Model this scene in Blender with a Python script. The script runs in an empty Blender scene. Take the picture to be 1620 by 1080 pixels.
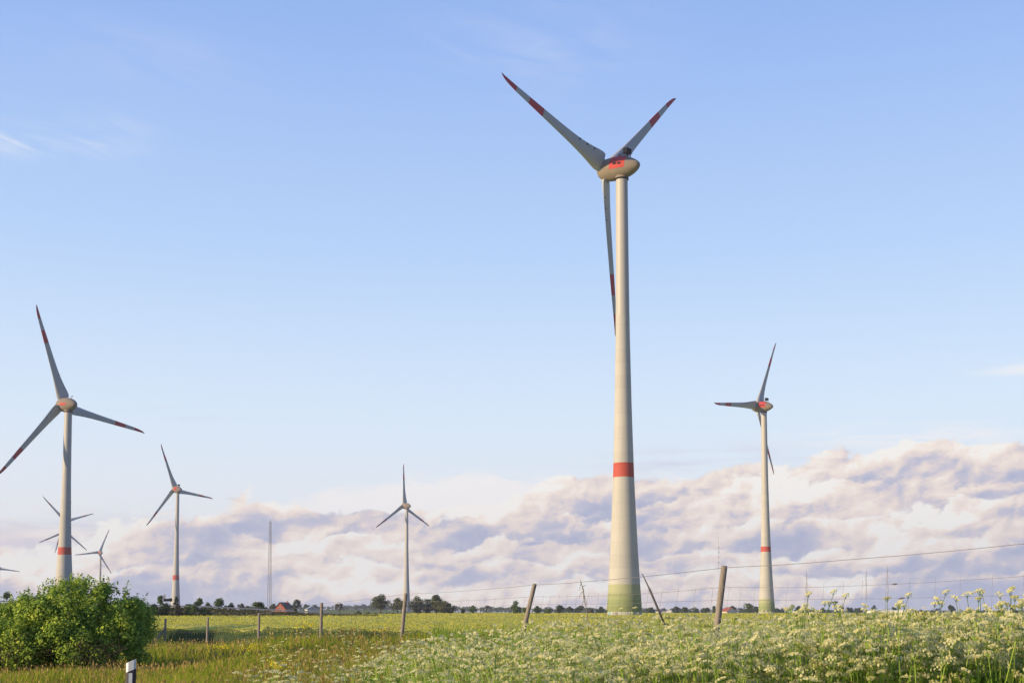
import bpy, math, random
import numpy as np
from mathutils import Vector, Matrix

# ------------------------------------------------------------------ camera frame
F = 1950.0                                   # focal length in photo pixels (1620 wide)
PITCH = math.atan(F / 28000.0)
HY = 967.0                                   # horizon row of the photo
CYP = HY - F * math.tan(PITCH)
CP, SP = math.cos(PITCH), math.sin(PITCH)
EYE = 0.0                                    # the eye is the world's z = 0
FIELD = -2.2                                 # level of the flat fields
rng = np.random.default_rng(11)
random.seed(5)
rd = math.radians
C = bpy.context.scene.collection

def P(px, py, D):
    a = (px - 810.0) / F; b = (CYP - py) / F
    y = CP - b * SP; z = SP + b * CP
    k = D / y
    return Vector((a * k, D, z * k))
def sstep(a, b, x):
    t = np.clip((np.asarray(x, float) - a) / (b - a), 0, 1); return t * t * (3 - 2 * t)

# ------------------------------------------------------------------ object helpers
def link(o, parent=None):
    C.objects.link(o)
    if parent is not None: o.parent = parent
    return o
def tag(o, label=None, cat=None, group=None, kind=None):
    if label: o['label'] = label
    if cat: o['category'] = cat
    if group: o['group'] = group
    if kind: o['kind'] = kind
    return o
def empty(name, loc, label, cat, group=None):
    o = bpy.data.objects.new(name, None); o.location = loc; o.empty_display_size = .2
    link(o); return tag(o, label, cat, group)

class MB:
    """collects vertices and faces, builds one mesh object"""
    def __init__(s): s.V = []; s.F = []; s.M = []; s.n = 0
    def add(s, V, Fc, m=0):
        V = np.asarray(V, float).reshape(-1, 3)
        s.V.append(V)
        for f in Fc: s.F.append([i + s.n for i in f]); s.M.append(m)
        s.n += len(V); return s
    def box(s, c, d, m=0, rot=None):
        c = np.asarray(c, float); d = np.asarray(d, float) / 2
        V = np.array([[x, y, z] for x in (-1, 1) for y in (-1, 1) for z in (-1, 1)], float) * d
        if rot is not None: V = V @ np.asarray(rot).T
        return s.add(V + c, [(0, 1, 3, 2), (4, 6, 7, 5), (0, 4, 5, 1), (2, 3, 7, 6), (0, 2, 6, 4), (1, 5, 7, 3)], m)
    def tube(s, pts, rad, n=8, m=0, caps=True):
        pts = [np.asarray(p, float) for p in pts]
        if not hasattr(rad, '__len__'): rad = [rad] * len(pts)
        V = []; ref = None
        for i, p in enumerate(pts):
            t = pts[min(i + 1, len(pts) - 1)] - pts[max(i - 1, 0)]
            t = t / (np.linalg.norm(t) + 1e-9)
            if ref is None: ref = np.array([1., 0, 0]) if abs(t[0]) < .8 else np.array([0, 1., 0])
            u = np.cross(t, ref); u /= np.linalg.norm(u) + 1e-9
            w = np.cross(u, t); ref = w
            for k in range(n):
                a = 2 * math.pi * k / n
                V.append(p + rad[i] * (math.cos(a) * u + math.sin(a) * w))
        Fc = []
        for i in range(len(pts) - 1):
            for k in range(n):
                Fc.append((i * n + k, i * n + (k + 1) % n, (i + 1) * n + (k + 1) % n, (i + 1) * n + k))
        if caps:
            Fc.append(tuple(range(n - 1, -1, -1))); Fc.append(tuple((len(pts) - 1) * n + k for k in range(n)))
        return s.add(V, Fc, m)
    def lathe(s, prof, n=48, mats=None, axis='z', caps=False):
        """prof: list of (h, r)"""
        V = []
        for h, r in prof:
            for k in range(n):
                a = 2 * math.pi * k / n
                if axis == 'z': V.append((r * math.cos(a), r * math.sin(a), h))
                else: V.append((r * math.cos(a), h, r * math.sin(a)))
        base = s.n; s.V.append(np.array(V, float))
        for i in range(len(prof) - 1):
            for k in range(n):
                q = [i * n + k, i * n + (k + 1) % n, (i + 1) * n + (k + 1) % n, (i + 1) * n + k]
                if axis != 'z': q = q[::-1]
                s.F.append([j + base for j in q]); s.M.append(mats[i] if mats else 0)
        if caps:
            s.F.append([base + k for k in range(n)][::-1]); s.M.append(mats[0] if mats else 0)
            s.F.append([base + (len(prof) - 1) * n + k for k in range(n)]); s.M.append(mats[-1] if mats else 0)
        s.n += len(V); return s
    def build(s, name, mats, parent=None, smooth=False, loc=None):
        me = bpy.data.meshes.new(name)
        V = np.concatenate(s.V)
        me.from_pydata(V.tolist(), [], s.F)
        for m in (mats if isinstance(mats, (list, tuple)) else [mats]): me.materials.append(m)
        me.polygons.foreach_set('material_index', s.M)
        if smooth: me.polygons.foreach_set('use_smooth', [True] * len(s.F))
        me.update()
        o = bpy.data.objects.new(name, me)
        if loc is not None: o.location = loc
        return link(o, parent)

def quads_obj(name, V, mats, parent=None, midx=None, Fq=None, smooth=False):
    """big array mesh. V (n*4,3) unless Fq is given"""
    V = np.asarray(V, np.float32).reshape(-1, 3)
    if Fq is None: Fq = np.arange(len(V), dtype=np.int32).reshape(-1, 4)
    k = Fq.shape[1]; nf = len(Fq)
    me = bpy.data.meshes.new(name)
    me.vertices.add(len(V)); me.vertices.foreach_set('co', V.ravel())
    me.loops.add(nf * k); me.loops.foreach_set('vertex_index', np.ascontiguousarray(Fq, dtype=np.int32).ravel())
    me.polygons.add(nf); me.polygons.foreach_set('loop_start', np.arange(0, nf * k, k, dtype=np.int32))
    for m in (mats if isinstance(mats, (list, tuple)) else [mats]): me.materials.append(m)
    if midx is not None: me.polygons.foreach_set('material_index', np.asarray(midx, np.int32))
    if smooth: me.polygons.foreach_set('use_smooth', np.ones(nf, bool))
    me.update(calc_edges=True)
    o = bpy.data.objects.new(name, me)
    return link(o, parent)

def unit(v): return v / (np.linalg.norm(v, axis=-1, keepdims=True) + 1e-9)
def leaf_quads(cen, nor, size, aspect=.6, r=rng):
    """diamond leaves around centres, lying roughly across nor"""
    n = len(cen); size = np.broadcast_to(np.asarray(size, float), (n,))[:, None]
    rv = r.normal(size=(n, 3)); u = unit(np.cross(nor, rv)); w = unit(np.cross(nor, u))
    fold = nor * size * .12
    V = np.stack([cen - u * size * .5, cen - w * size * .5 * aspect + fold, cen + u * size * .5, cen + w * size * .5 * aspect + fold], 1)
    return V.reshape(-1, 3)

# ------------------------------------------------------------------ materials
def newmat(name):
    m = bpy.data.materials.new(name); m.use_nodes = True
    nt = m.node_tree; b = nt.nodes['Principled BSDF']; return m, nt, b
def N(nt, t, **k):
    n = nt.nodes.new(t)
    for a, v in k.items(): setattr(n, a, v)
    return n
def rgb(c): return (c[0], c[1], c[2], 1)
def paint(name, c, rough=.5, c2=None, scale=3.0, amt=.5, bump=0., bscale=40., stretch=(1, 1, 1), coord='Object', spec=.4, metal=0.):
    m, nt, b = newmat(name); L = nt.links.new
    b.inputs['Roughness'].default_value = rough; b.inputs['Specular IOR Level'].default_value = spec; b.inputs['Metallic'].default_value = metal
    tc = N(nt, 'ShaderNodeTexCoord'); mp = N(nt, 'ShaderNodeMapping'); mp.inputs['Scale'].default_value = stretch
    L(tc.outputs[coord], mp.inputs['Vector'])
    nz = N(nt, 'ShaderNodeTexNoise'); nz.inputs['Scale'].default_value = scale; nz.inputs['Detail'].default_value = 6; nz.inputs['Roughness'].default_value = .65
    L(mp.outputs[0], nz.inputs['Vector'])
    rp = N(nt, 'ShaderNodeValToRGB'); rp.color_ramp.elements[0].position = .5 - .35 * amt; rp.color_ramp.elements[1].position = .5 + .35 * amt
    rp.color_ramp.elements[0].color = rgb(c2 if c2 else [x * .82 for x in c]); rp.color_ramp.elements[1].color = rgb(c)
    L(nz.outputs['Fac'], rp.inputs['Fac']); L(rp.outputs['Color'], b.inputs['Base Color'])
    if bump:
        n2 = N(nt, 'ShaderNodeTexNoise'); n2.inputs['Scale'].default_value = bscale; n2.inputs['Detail'].default_value = 5
        L(mp.outputs[0], n2.inputs['Vector'])
        bp = N(nt, 'ShaderNodeBump'); bp.inputs['Strength'].default_value = bump; bp.inputs['Distance'].default_value = .05
        L(n2.outputs['Fac'], bp.inputs['Height']); L(bp.outputs[0], b.inputs['Normal'])
    return m
def leafmat(name, cols, transl=.35, rough=.6, clump=None):
    """colour chosen per leaf; cols list of (pos, rgb)"""
    m, nt, b = newmat(name); L = nt.links.new
    g = N(nt, 'ShaderNodeNewGeometry'); rp = N(nt, 'ShaderNodeValToRGB')
    e = rp.color_ramp.elements
    while len(e) < len(cols): e.new(.5)
    for i, (p_, c_) in enumerate(cols): e[i].position = p_; e[i].color = rgb(c_)
    fac = g.outputs['Random Per Island']
    if clump:
        tc = N(nt, 'ShaderNodeTexCoord'); nz = N(nt, 'ShaderNodeTexNoise'); nz.inputs['Scale'].default_value = clump; nz.inputs['Detail'].default_value = 2
        L(tc.outputs['Object'], nz.inputs['Vector'])
        mr = N(nt, 'ShaderNodeMapRange'); mr.inputs[1].default_value = .3; mr.inputs[2].default_value = .7
        L(nz.outputs['Fac'], mr.inputs[0])
        mx = N(nt, 'ShaderNodeMix'); mx.inputs[0].default_value = .5
        L(fac, mx.inputs[2]); L(mr.outputs[0], mx.inputs[3]); fac = mx.outputs[0]
    L(fac, rp.inputs['Fac']); L(rp.outputs['Color'], b.inputs['Base Color'])
    b.inputs['Roughness'].default_value = rough; b.inputs['Specular IOR Level'].default_value = .08
    tr = N(nt, 'ShaderNodeBsdfTranslucent'); L(rp.outputs['Color'], tr.inputs['Color'])
    ms = N(nt, 'ShaderNodeMixShader'); ms.inputs[0].default_value = transl
    L(b.outputs[0], ms.inputs[1]); L(tr.outputs[0], ms.inputs[2])
    L(ms.outputs[0], nt.nodes['Material Output'].inputs['Surface'])
    return m

def concrete(name, c, joint=3.85, dirt=.22):
    """tower concrete: ring joints every few metres, vertical streaks, ring to ring tone"""
    m, nt, b = newmat(name); L = nt.links.new
    tc = N(nt, 'ShaderNodeTexCoord'); sx = N(nt, 'ShaderNodeSeparateXYZ'); L(tc.outputs['Object'], sx.inputs[0])
    dv = N(nt, 'ShaderNodeMath', operation='DIVIDE'); L(sx.outputs['Z'], dv.inputs[0]); dv.inputs[1].default_value = joint
    fr = N(nt, 'ShaderNodeMath', operation='FRACT'); L(dv.outputs[0], fr.inputs[0])
    fl = N(nt, 'ShaderNodeMath', operation='FLOOR'); L(dv.outputs[0], fl.inputs[0])
    wn = N(nt, 'ShaderNodeTexWhiteNoise', noise_dimensions='1D'); L(fl.outputs[0], wn.inputs['W'])
    lt = N(nt, 'ShaderNodeMath', operation='LESS_THAN'); L(fr.outputs[0], lt.inputs[0]); lt.inputs[1].default_value = .035
    mp = N(nt, 'ShaderNodeMapping'); mp.inputs['Scale'].default_value = (1.2, 1.2, .06); L(tc.outputs['Object'], mp.inputs[0])
    nz = N(nt, 'ShaderNodeTexNoise'); nz.inputs['Scale'].default_value = 1.2; nz.inputs['Detail'].default_value = 6; L(mp.outputs[0], nz.inputs['Vector'])
    # value = 1 - .16*joint + .05*(white-.5) - dirt*(noise)
    a = N(nt, 'ShaderNodeMath', operation='MULTIPLY_ADD'); L(lt.outputs[0], a.inputs[0]); a.inputs[1].default_value = -.12; a.inputs[2].default_value = 1.0 + dirt * .5
    b2 = N(nt, 'ShaderNodeMath', operation='MULTIPLY_ADD'); L(wn.outputs['Value'], b2.inputs[0]); b2.inputs[1].default_value = .07; L(a.outputs[0], b2.inputs[2])
    c2 = N(nt, 'ShaderNodeMath', operation='MULTIPLY_ADD'); L(nz.outputs['Fac'], c2.inputs[0]); c2.inputs[1].default_value = -dirt; L(b2.outputs[0], c2.inputs[2])
    vm = N(nt, 'ShaderNodeVectorMath', operation='SCALE'); vm.inputs[0].default_value = c; L(c2.outputs[0], vm.inputs['Scale'])
    L(vm.outputs[0], b.inputs['Base Color'])
    b.inputs['Roughness'].default_value = .7; b.inputs['Specular IOR Level'].default_value = .25
    return m

M = {}
M['concrete'] = concrete('pale_concrete', (.455, .442, .412))
M['steel'] = paint('tower_steel', (.455, .44, .41), .5, (.43, .412, .38), .4, .6)
M['red'] = concrete('red_band_paint', (0.458, 0.088, 0.062), dirt=.2)
GRT = [(0.220, 0.259, 0.111), (0.253, 0.297, 0.134), (0.300, 0.335, 0.169), (0.358, 0.373, 0.220)]
for i, c in enumerate(GRT): M['green%d' % i] = concrete('green_band_paint', c, joint=3.85, dirt=.25)
M['blade'] = paint('blade_gelcoat', (0.446, 0.465, 0.475), .45, (0.399, 0.418, 0.427), .25, .7, stretch=(1, 1, .3))
M['blade_red'] = paint('blade_red', (.52, .055, .06), .45, (.45, .045, .05), .3, .7)
M['dark'] = paint('dark_metal', (.018, .02, .026), .8, spec=.1)
M['nacelle'] = paint('nacelle_shell', (0.282, 0.231, 0.180), .8, (0.216, 0.176, 0.136), .5, .6, stretch=(1, .4, 1))
M['panel'] = paint('signal_red', (0.558, 0.063, 0.054), .75, (0.468, 0.050, 0.045), .6, .6)
M['seam'] = paint('seam_dark', (.12, .10, .08), .7)
M['white'] = paint('white_plastic', (.88, .88, .87), .45, (.82, .82, .81), 6., .7)
M['wood'] = paint('weathered_wood', (.36, .31, .26), .85, (.21, .18, .155), 9., .9, .5, 60., (1, 1, .12))
M['wire'] = paint('fence_wire', (.20, .19, .19), .6)
M['galv'] = paint('galvanised_steel', (.36, .38, .41), .4, (.28, .30, .33), 2., .8, metal=.4)
M['bark'] = paint('bark', (.085, .065, .045), .9, (.05, .038, .028), 5., .8, .5, 30.)
M['brick'] = paint('red_brick', (.42, .12, .065), .85, (.32, .085, .05), 1.2, .8)
M['tile'] = paint('dark_roof_tile', (.10, .045, .04), .8, (.075, .035, .03), 2., .8)
M['glass'] = paint('window_glass', (.03, .035, .045), .15)
M['render_wall'] = paint('pale_render', (.60, .58, .55), .8, (.52, .5, .47), 1., .6)
M['graffiti_blue'] = paint('spray_blue', (.22, .42, .55), .6)
M['graffiti_dark'] = paint('spray_dark', (.07, .07, .10), .6)

# ------------------------------------------------------------------ terrain
POSTS = [(262, 978, 73), (329, 976, 68), (410, 969, 61), (509, 953, 53), (642, 938, 44), (846, 923, 31), (1146, 895, 19), (1700, 846, 11)]
POST_TOP = [np.array(P(*q)) for q in POSTS]
POST_H = 1.9
ctl = [(-20, 4, -1.75), (-8, 4, -1.6), (0, 4, -1.45), (8, 4, -1.35), (20, 4, -1.3), (-4.8, 15.6, -1.66), (-8, 20, -1.7), (-2, 20, -1.62), (0, 12, -1.45),
       (3, 9, -1.4), (6, 8, -1.34), (10, 14, -1.2), (15, 18, -1.2), (25, 16, -1.2), (-12, 36, -1.8), (-18, 36, -1.85), (-28, 40, -2.0), (-20, 55, -2.1), (-40, 60, -2.2), (-12, 50, -1.9), (-5, 32, -1.5)]
for t in POST_TOP:
    ctl.append((t[0], t[1], t[2] - POST_H)); ctl.append((t[0] + 3.5, t[1] + 6.5, -2.0)); ctl.append((t[0] + 9, t[1] + 16, FIELD))
CT = np.array(ctl)
def gz(x, y):
    x = np.asarray(x, float); y = np.asarray(y, float)
    sh = x.shape; x = x.ravel(); y = y.ravel(); out = np.empty(len(x))
    for i in range(0, len(x), 20000):
        xs, ys = x[i:i + 20000, None], y[i:i + 20000, None]
        w = 1 / ((xs - CT[:, 0]) ** 2 + (ys - CT[:, 1]) ** 2 + .6) ** 1.7
        out[i:i + 20000] = (w * CT[:, 2]).sum(1) / w.sum(1)
    far = np.maximum(sstep(70, 115, y), sstep(45, 90, np.abs(x)))
    z = out * (1 - far) + FIELD * far
    z += .05 * np.sin(x * .9 + 1.3 * np.sin(y * .5)) * np.sin(y * .7 + x * .2) * (1 - far)
    az = np.arctan2(x, np.maximum(y, 1))
    rise = np.exp(-((az + .135) / .075) ** 2) * sstep(560, 1700, y)
    z = z + rise * 5.2
    return z.reshape(sh)

def axis_pts(fine0, fine1, step, far, n):
    c = np.arange(fine0, fine1 + 1e-6, step)
    g = np.geomspace(1, 1 + (far - fine1), n) - 1 + fine1
    g2 = -(np.geomspace(1, 1 + (far + fine0), n) - 1) + fine0
    return np.concatenate([g2[::-1][:-1], c, g[1:]])
xs = axis_pts(-36, 30, 1.0, 3300, 38)
ys = np.concatenate([-(np.geomspace(1, 600, 11))[::-1], np.arange(0, 80, 1.2), np.geomspace(80, 3500, 56)])
GX, GY = np.meshgrid(xs, ys, indexing='ij')
GZ = gz(GX, GY)
V = np.stack([GX, GY, GZ], -1).reshape(-1, 3)
ny = len(ys); ii, jj = np.meshgrid(np.arange(len(xs) - 1), np.arange(ny - 1), indexing='ij')
a = (ii * ny + jj).ravel(); Fq = np.stack([a, a + ny, a + ny + 1, a + 1], 1)
def groundmat():
    m, nt, b = newmat('ground_soil_and_fields'); L = nt.links.new
    g = N(nt, 'ShaderNodeNewGeometry')
    n1 = N(nt, 'ShaderNodeTexNoise'); n1.inputs['Scale'].default_value = 1.1; n1.inputs['Detail'].default_value = 8; L(g.outputs['Position'], n1.inputs['Vector'])
    r1 = N(nt, 'ShaderNodeValToRGB'); e = r1.color_ramp.elements
    e[0].position = .3; e[0].color = (.035, .05, .015, 1); e[1].position = .7; e[1].color = (.12, .10, .04, 1); L(n1.outputs['Fac'], r1.inputs[0])
    vo = N(nt, 'ShaderNodeTexVoronoi'); vo.inputs['Scale'].default_value = .0022; L(g.outputs['Position'], vo.inputs['Vector'])
    sc = N(nt, 'ShaderNodeSeparateColor'); L(vo.outputs['Color'], sc.inputs[0])
    r2 = N(nt, 'ShaderNodeValToRGB'); e = r2.color_ramp.elements
    e[0].position = 0; e[0].color = (.13, .17, .04, 1); e[1].position = 1; e[1].color = (.20, .21, .06, 1)
    k = e.new(.5); k.color = (.10, .15, .04, 1); L(sc.outputs[0], r2.inputs[0])
    ln = N(nt, 'ShaderNodeVectorMath', operation='LENGTH'); L(g.outputs['Position'], ln.inputs[0])
    mr = N(nt, 'ShaderNodeMapRange'); mr.inputs[1].default_value = 90; mr.inputs[2].default_value = 160; L(ln.outputs['Value'], mr.inputs[0])
    mx = N(nt, 'ShaderNodeMix', data_type='RGBA'); L(mr.outputs[0], mx.inputs[0]); L(r1.outputs[0], mx.inputs[6]); L(r2.outputs[0], mx.inputs[7])
    L(mx.outputs[2], b.inputs['Base Color']); b.inputs['Roughness'].default_value = .95; b.inputs['Specular IOR Level'].default_value = .1
    return m
ground = quads_obj('ground', V, groundmat(), Fq=Fq, smooth=True); tag(ground, kind='structure')

# ------------------------------------------------------------------ wind turbines
def naca(u, t): return 5 * t * (.2969 * np.sqrt(u) - .126 * u - .3516 * u ** 2 + .2843 * u ** 3 - .1036 * u ** 4)
U = np.array([0, .012, .05, .12, .22, .36, .52, .68, .84, 1.0])
R = 50.5
RT = np.array([.040, .056, .064, .075, .095, .13, .17, .22, .28, .36, .46, .56, .62, .6201, .70, .75, .7501, .82, .865, .8651, .91, .945, .97, .988, 1.0])
CH = np.interp(RT, [.04, .056, .066, .085, .12, .17, .22, .28, .36, .46, .56, .66, .75, .84, .90, .945, .97, .988, 1.0],
               [3.0, 4.0, 5.7, 6.0, 5.7, 4.95, 4.35, 3.8, 3.35, 2.95, 2.65, 2.38, 2.08, 1.8, 1.52, 1.2, .9, .55, .12])
TH = np.interp(RT, [.04, .066, .1, .2, .35, .6, 1.0], [.75, .42, .38, .30, .24, .19, .15])
TW = np.radians(np.interp(RT, [.04, .1, .2, .35, .6, .85, 1.0], [26, 24, 16, 9, 4, 1.5, 0]))
SWEEP = np.interp(RT, [0, .86, .93, .97, 1.0], [0, 0, .12, .38, .85])
def blade_mesh(simple=False):
    b = MB(); n = 2 * len(U) - 2
    V = []
    for r, c, t, tw, sw in zip(RT, CH, TH, TW, SWEEP):
        y = naca(U, t); y[-1] = max(.004, y[-1])
        up = np.stack([U, y * 1.15], 1); lo = np.stack([U[::-1][1:-1], -y[::-1][1:-1] * .85], 1)
        loop = np.concatenate([up, lo])
        q = (loop - np.array([.32, 0])) * c
        x = q[:, 0] * math.cos(tw) + q[:, 1] * math.sin(tw)
        yy = -q[:, 0] * math.sin(tw) + q[:, 1] * math.cos(tw)
        pre = .02 * r * R
        V += [(x[k] + sw, yy[k] + pre, r * R) for k in range(n)]
    Fc = []; Mi = []
    for i in range(len(RT) - 1):
        mid = (RT[i] + RT[i + 1]) / 2
        red = 1 if (.62 < mid < .7501 or mid > .865) else 0
        for k in range(n):
            Fc.append((i * n + k, i * n + (k + 1) % n, (i + 1) * n + (k + 1) % n, (i + 1) * n + k)); Mi.append(red)
    b.V.append(np.array(V)); b.F = Fc; b.M = Mi; b.n = len(V)
    b.F.append([len(V) - n + k for k in range(n)]); b.M.append(1)
    # root collar, pale ring, and small fences on the trailing edge
    b.lathe([(2.2, 1.55), (2.75, 1.55), (2.8, 1.7), (3.1, 1.7), (3.15, 1.2)], 24, [0] * 4)
    for rr, s_ in ((8.2, 1.), (11.4, .9), (14.8, .8)):
        c = np.interp(rr / R, RT, CH); tw = np.interp(rr / R, RT, TW)
        x0 = .55 * c * math.cos(tw); y0 = -.55 * c * math.sin(tw)
        b.box((x0, y0, rr), (.75 * s_, .5, .12), 2)
    me = b.build('blade', [M['blade'], M['blade_red'], M['dark']], smooth=True)
    dat = me.data; bpy.data.objects.remove(me)
    return dat
BLADE = blade_mesh()
try: BLADE.set_sharp_from_angle(angle=math.radians(50))
except Exception: pass

NAC = [(-6.55, .02), (-6.5, .45), (-6.3, .85), (-5.8, 1.3), (-5.0, 1.85), (-4.0, 2.35), (-3.0, 2.75), (-1.8, 3.1), (-.6, 3.36), (.6, 3.5), (1.8, 3.56), (2.3, 3.56)]
HUB = [(2.36, 3.53), (3.2, 3.52), (4.3, 3.46), (5.4, 3.32), (6.4, 3.05), (7.2, 2.68), (7.9, 2.15), (8.4, 1.55), (8.75, .85), (8.87, .3), (8.9, .01)]
def nr(s): return float(np.interp(s, [q[0] for q in NAC], [q[1] for q in NAC]))
def shell_patch(s0, s1, a0, a1, side, off=.03, ns=14, na=12):
    """patch over the nacelle surface; side -1 / +1 = local x side, angles from horizontal"""
    V = []; Fc = []
    for i in range(ns + 1):
        s = s0 + (s1 - s0) * i / ns; r = nr(s) + off
        for k in range(na + 1):
            a_ = math.radians(a0 + (a1 - a0) * k / na)
            V.append((side * r * math.cos(a_), s, r * math.sin(a_)))
    for i in range(ns):
        for k in range(na):
            q = (i * (na + 1) + k, (i + 1) * (na + 1) + k, (i + 1) * (na + 1) + k + 1, i * (na + 1) + k + 1)
            Fc.append(q if side < 0 else q[::-1])
    return V, Fc
TILT = math.radians(4.5)
TPROF = [(-.02, 1.0), (.035, .975), (.085, .885), (.16, .775), (.30, .61), (.46, .49), (.62, .41), (.78, .372), (.96, .345)]   # radius / 5.3 against height fraction

def turbine(px, D, Hub, yaw, az, label, over=5.7, band=None, green=False, panel=None, cooler=True, detail=True, base=5.3, graf=False, size=1.0):
    b = P(px, HY, D); zb = FIELD - .3
    root = empty('wind_turbine', (b.x, D, zb), label, 'wind turbine', 'wind turbines of the wind farm'); root.scale = (size, size, size)
    zt = Hub + FIELD - zb - 3.35                      # tower top in root space (hub height counted from the field)
    zt0 = Hub + FIELD - zb
    # tower
    hs = set(np.linspace(0, zt, 26).tolist())
    def r_at(z): return base * float(np.interp(z / zt0, [q[0] for q in TPROF], [q[1] for q in TPROF]))
    marks = []
    if band: hs |= {band[0], band[1]}
    gt = [4.0, 6.0, 7.9, 10.6]
    if green: hs |= set(gt) | {2.45}
    hs = sorted(hs); pr = [(z, r_at(z)) for z in hs]; mi = []
    steel0 = .655 * zt0
    for q0, q1 in zip(hs[:-1], hs[1:]):
        z = (q0 + q1) / 2
        if band and band[0] < z < band[1]: k = 1
        elif green and z < 10.6: k = 3 + sum(z > g for g in gt[:3]) if z > 2.45 else 0
        elif z > steel0: k = 2
        else: k = 0
        mi.append(k)
    t = MB(); t.lathe(pr, 64, mi)
    t.build('tower', [M['concrete'], M['red'], M['steel']] + [M['green%d' % i] for i in range(4)], root, True)
    hub_z = zt0 - over * math.sin(TILT)
    def frame_obj(mb, name, mats, parent, smooth=True):
        return mb.build(name, mats, parent, smooth)
    # collar under the nacelle
    col = MB(); col.lathe([(zt - 1.0, r_at(zt) * 1.0), (zt - .95, r_at(zt) * 1.17), (zt - .6, r_at(zt) * 1.17), (zt - .55, r_at(zt) * 1.08), (zt + 1.6, r_at(zt) * 1.3)], 40, [0, 0, 0, 1])
    col.build('yaw_collar', [M['dark'], M['nacelle']], root, True)
    # frame of nacelle: x = h, y = a, z = v
    h = Vector((math.cos(yaw), -math.sin(yaw), 0))
    a = Vector((math.sin(yaw) * math.cos(TILT), math.cos(yaw) * math.cos(TILT), math.sin(TILT)))
    v = h.cross(a)
    Mx = Matrix(((h.x, a.x, v.x, 0), (h.y, a.y, v.y, 0), (h.z, a.z, v.z, hub_z), (0, 0, 0, 1)))
    n = MB(); n.lathe(NAC, 48 if detail else 24, axis='y')
    n.lathe([(2.28, 3.45), (2.38, 3.45)], 48, [1], axis='y')
    nac = n.build('nacelle', [M['nacelle'], M['seam']], root, True); nac.matrix_local = Mx
    if panel:
        s0, s1, a0, a1 = panel
        for side in (-1, 1):
            pm = MB(); pm.add(*shell_patch(s0, s1, a0, a1, side))
            po = pm.build('warning_panel', M['panel'], nac, True)
            po['label'] = 'red warning panel on the nacelle side'
        if detail and a1 > 40:
            for q in (-1.9, -.35):
                vm = MB(); vm.add(*shell_patch(q, q + 1.2, 2, 13, -1, .06, 4, 3)); vm.build('vent_slot', M['dark'], nac, True)
    if cooler:
        cm = MB()
        cm.box((-.2, -1.9, 4.75), (2.3, 1.5, 1.5), 0)
        for k in range(5): cm.box((-.2, -2.67, 4.2 + k * .27), (2.2, .06, .07), 0)
        for sx_ in (-1, 1):
            for sy_ in (-1.3, -2.5): cm.tube([(sx_ * .95, sy_, 2.6), (sx_ * .85, sy_, 4.1)], .12, 6)
            cm.tube([(sx_ * .9, .6, 3.3), (sx_ * .85, -1.3, 4.3)], .1, 6)
        cm.tube([(-1., .8, 3.9), (1., .8, 3.9)], .07, 6); cm.tube([(-1., .8, 3.2), (-1., .8, 3.9)], .07, 6); cm.tube([(1., .8, 3.2), (1., .8, 3.9)], .07, 6)
        cm.tube([(-1., .8, 3.9), (-1., -1.2, 4.0)], .06, 6)
        cm.build('roof_cooler', [M['dark'], M['galv']], nac)
    else:
        cm = MB(); cm.tube([(0, -2.5, 2.7), (0, -2.6, 4.1)], .09, 6); cm.tube([(0, -1.6, 4.0), (0, -3.7, 4.15)], .09, 6); cm.box((0, -3.4, 4.2), (.2, .5, .3))
        cm.build('wind_vane', M['dark'], nac)
    hm = MB(); hm.lathe(HUB, 48 if detail else 24, axis='y')
    hub = hm.build('hub', M['nacelle'], root, True); hub.matrix_local = Mx
    hc = Vector((0, 0, hub_z)) + a * over
    for k in range(3):
        th = az + k * 2 * math.pi / 3
        d = math.cos(th) * v + math.sin(th) * h
        tx = math.cos(th) * h - math.sin(th) * v
        bl = link(bpy.data.objects.new('blade', BLADE), root)
        bl.matrix_local = Matrix(((tx.x, a.x, d.x, hc.x), (tx.y, a.y, d.y, hc.y), (tx.z, a.z, d.z, hc.z), (0, 0, 0, 1)))
        stub = MB(); stub.lathe([(1.6, 1.75), (3.35, 1.6)], 24, [0])
        st = stub.build('blade_socket', M['nacelle'], hub, True); st.matrix_parent_inverse = Matrix()
        st.matrix_local = Mx.inverted() @ bl.matrix_local
    if graf:
        def curved(strokes, m):
            gm = MB(); V = []; Fc = []
            for (a0, a1, z0, z1) in strokes:
                b_ = len(V)
                for i in range(7):
                    q = math.radians(a0 + (a1 - a0) * i / 6)
                    for z in (z0, z1):
                        r = r_at(z) + .03; V.append((r * math.cos(q), r * math.sin(q), z))
                Fc += [(b_ + 2 * i, b_ + 2 * i + 2, b_ + 2 * i + 3, b_ + 2 * i + 1) for i in range(6)]
            gm.add(V, Fc); gm.build('graffiti', m, root, True)
        curved([(-158, -147, 1.3, 2.42)], M['graffiti_blue'])
        curved([(-136, -133.5, 1.5, 2.3)], M['graffiti_dark']); curved([(-131, -127, 1.9, 2.1)], M['graffiti_dark']); curved([(-126, -124, 1.5, 2.35)], M['graffiti_dark']); curved([(-122, -120, 1.5, 2.4)], M['graffiti_dark']); curved([(-119.8, -115, 1.85, 2.0)], M['graffiti_dark'])
    return root

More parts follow.
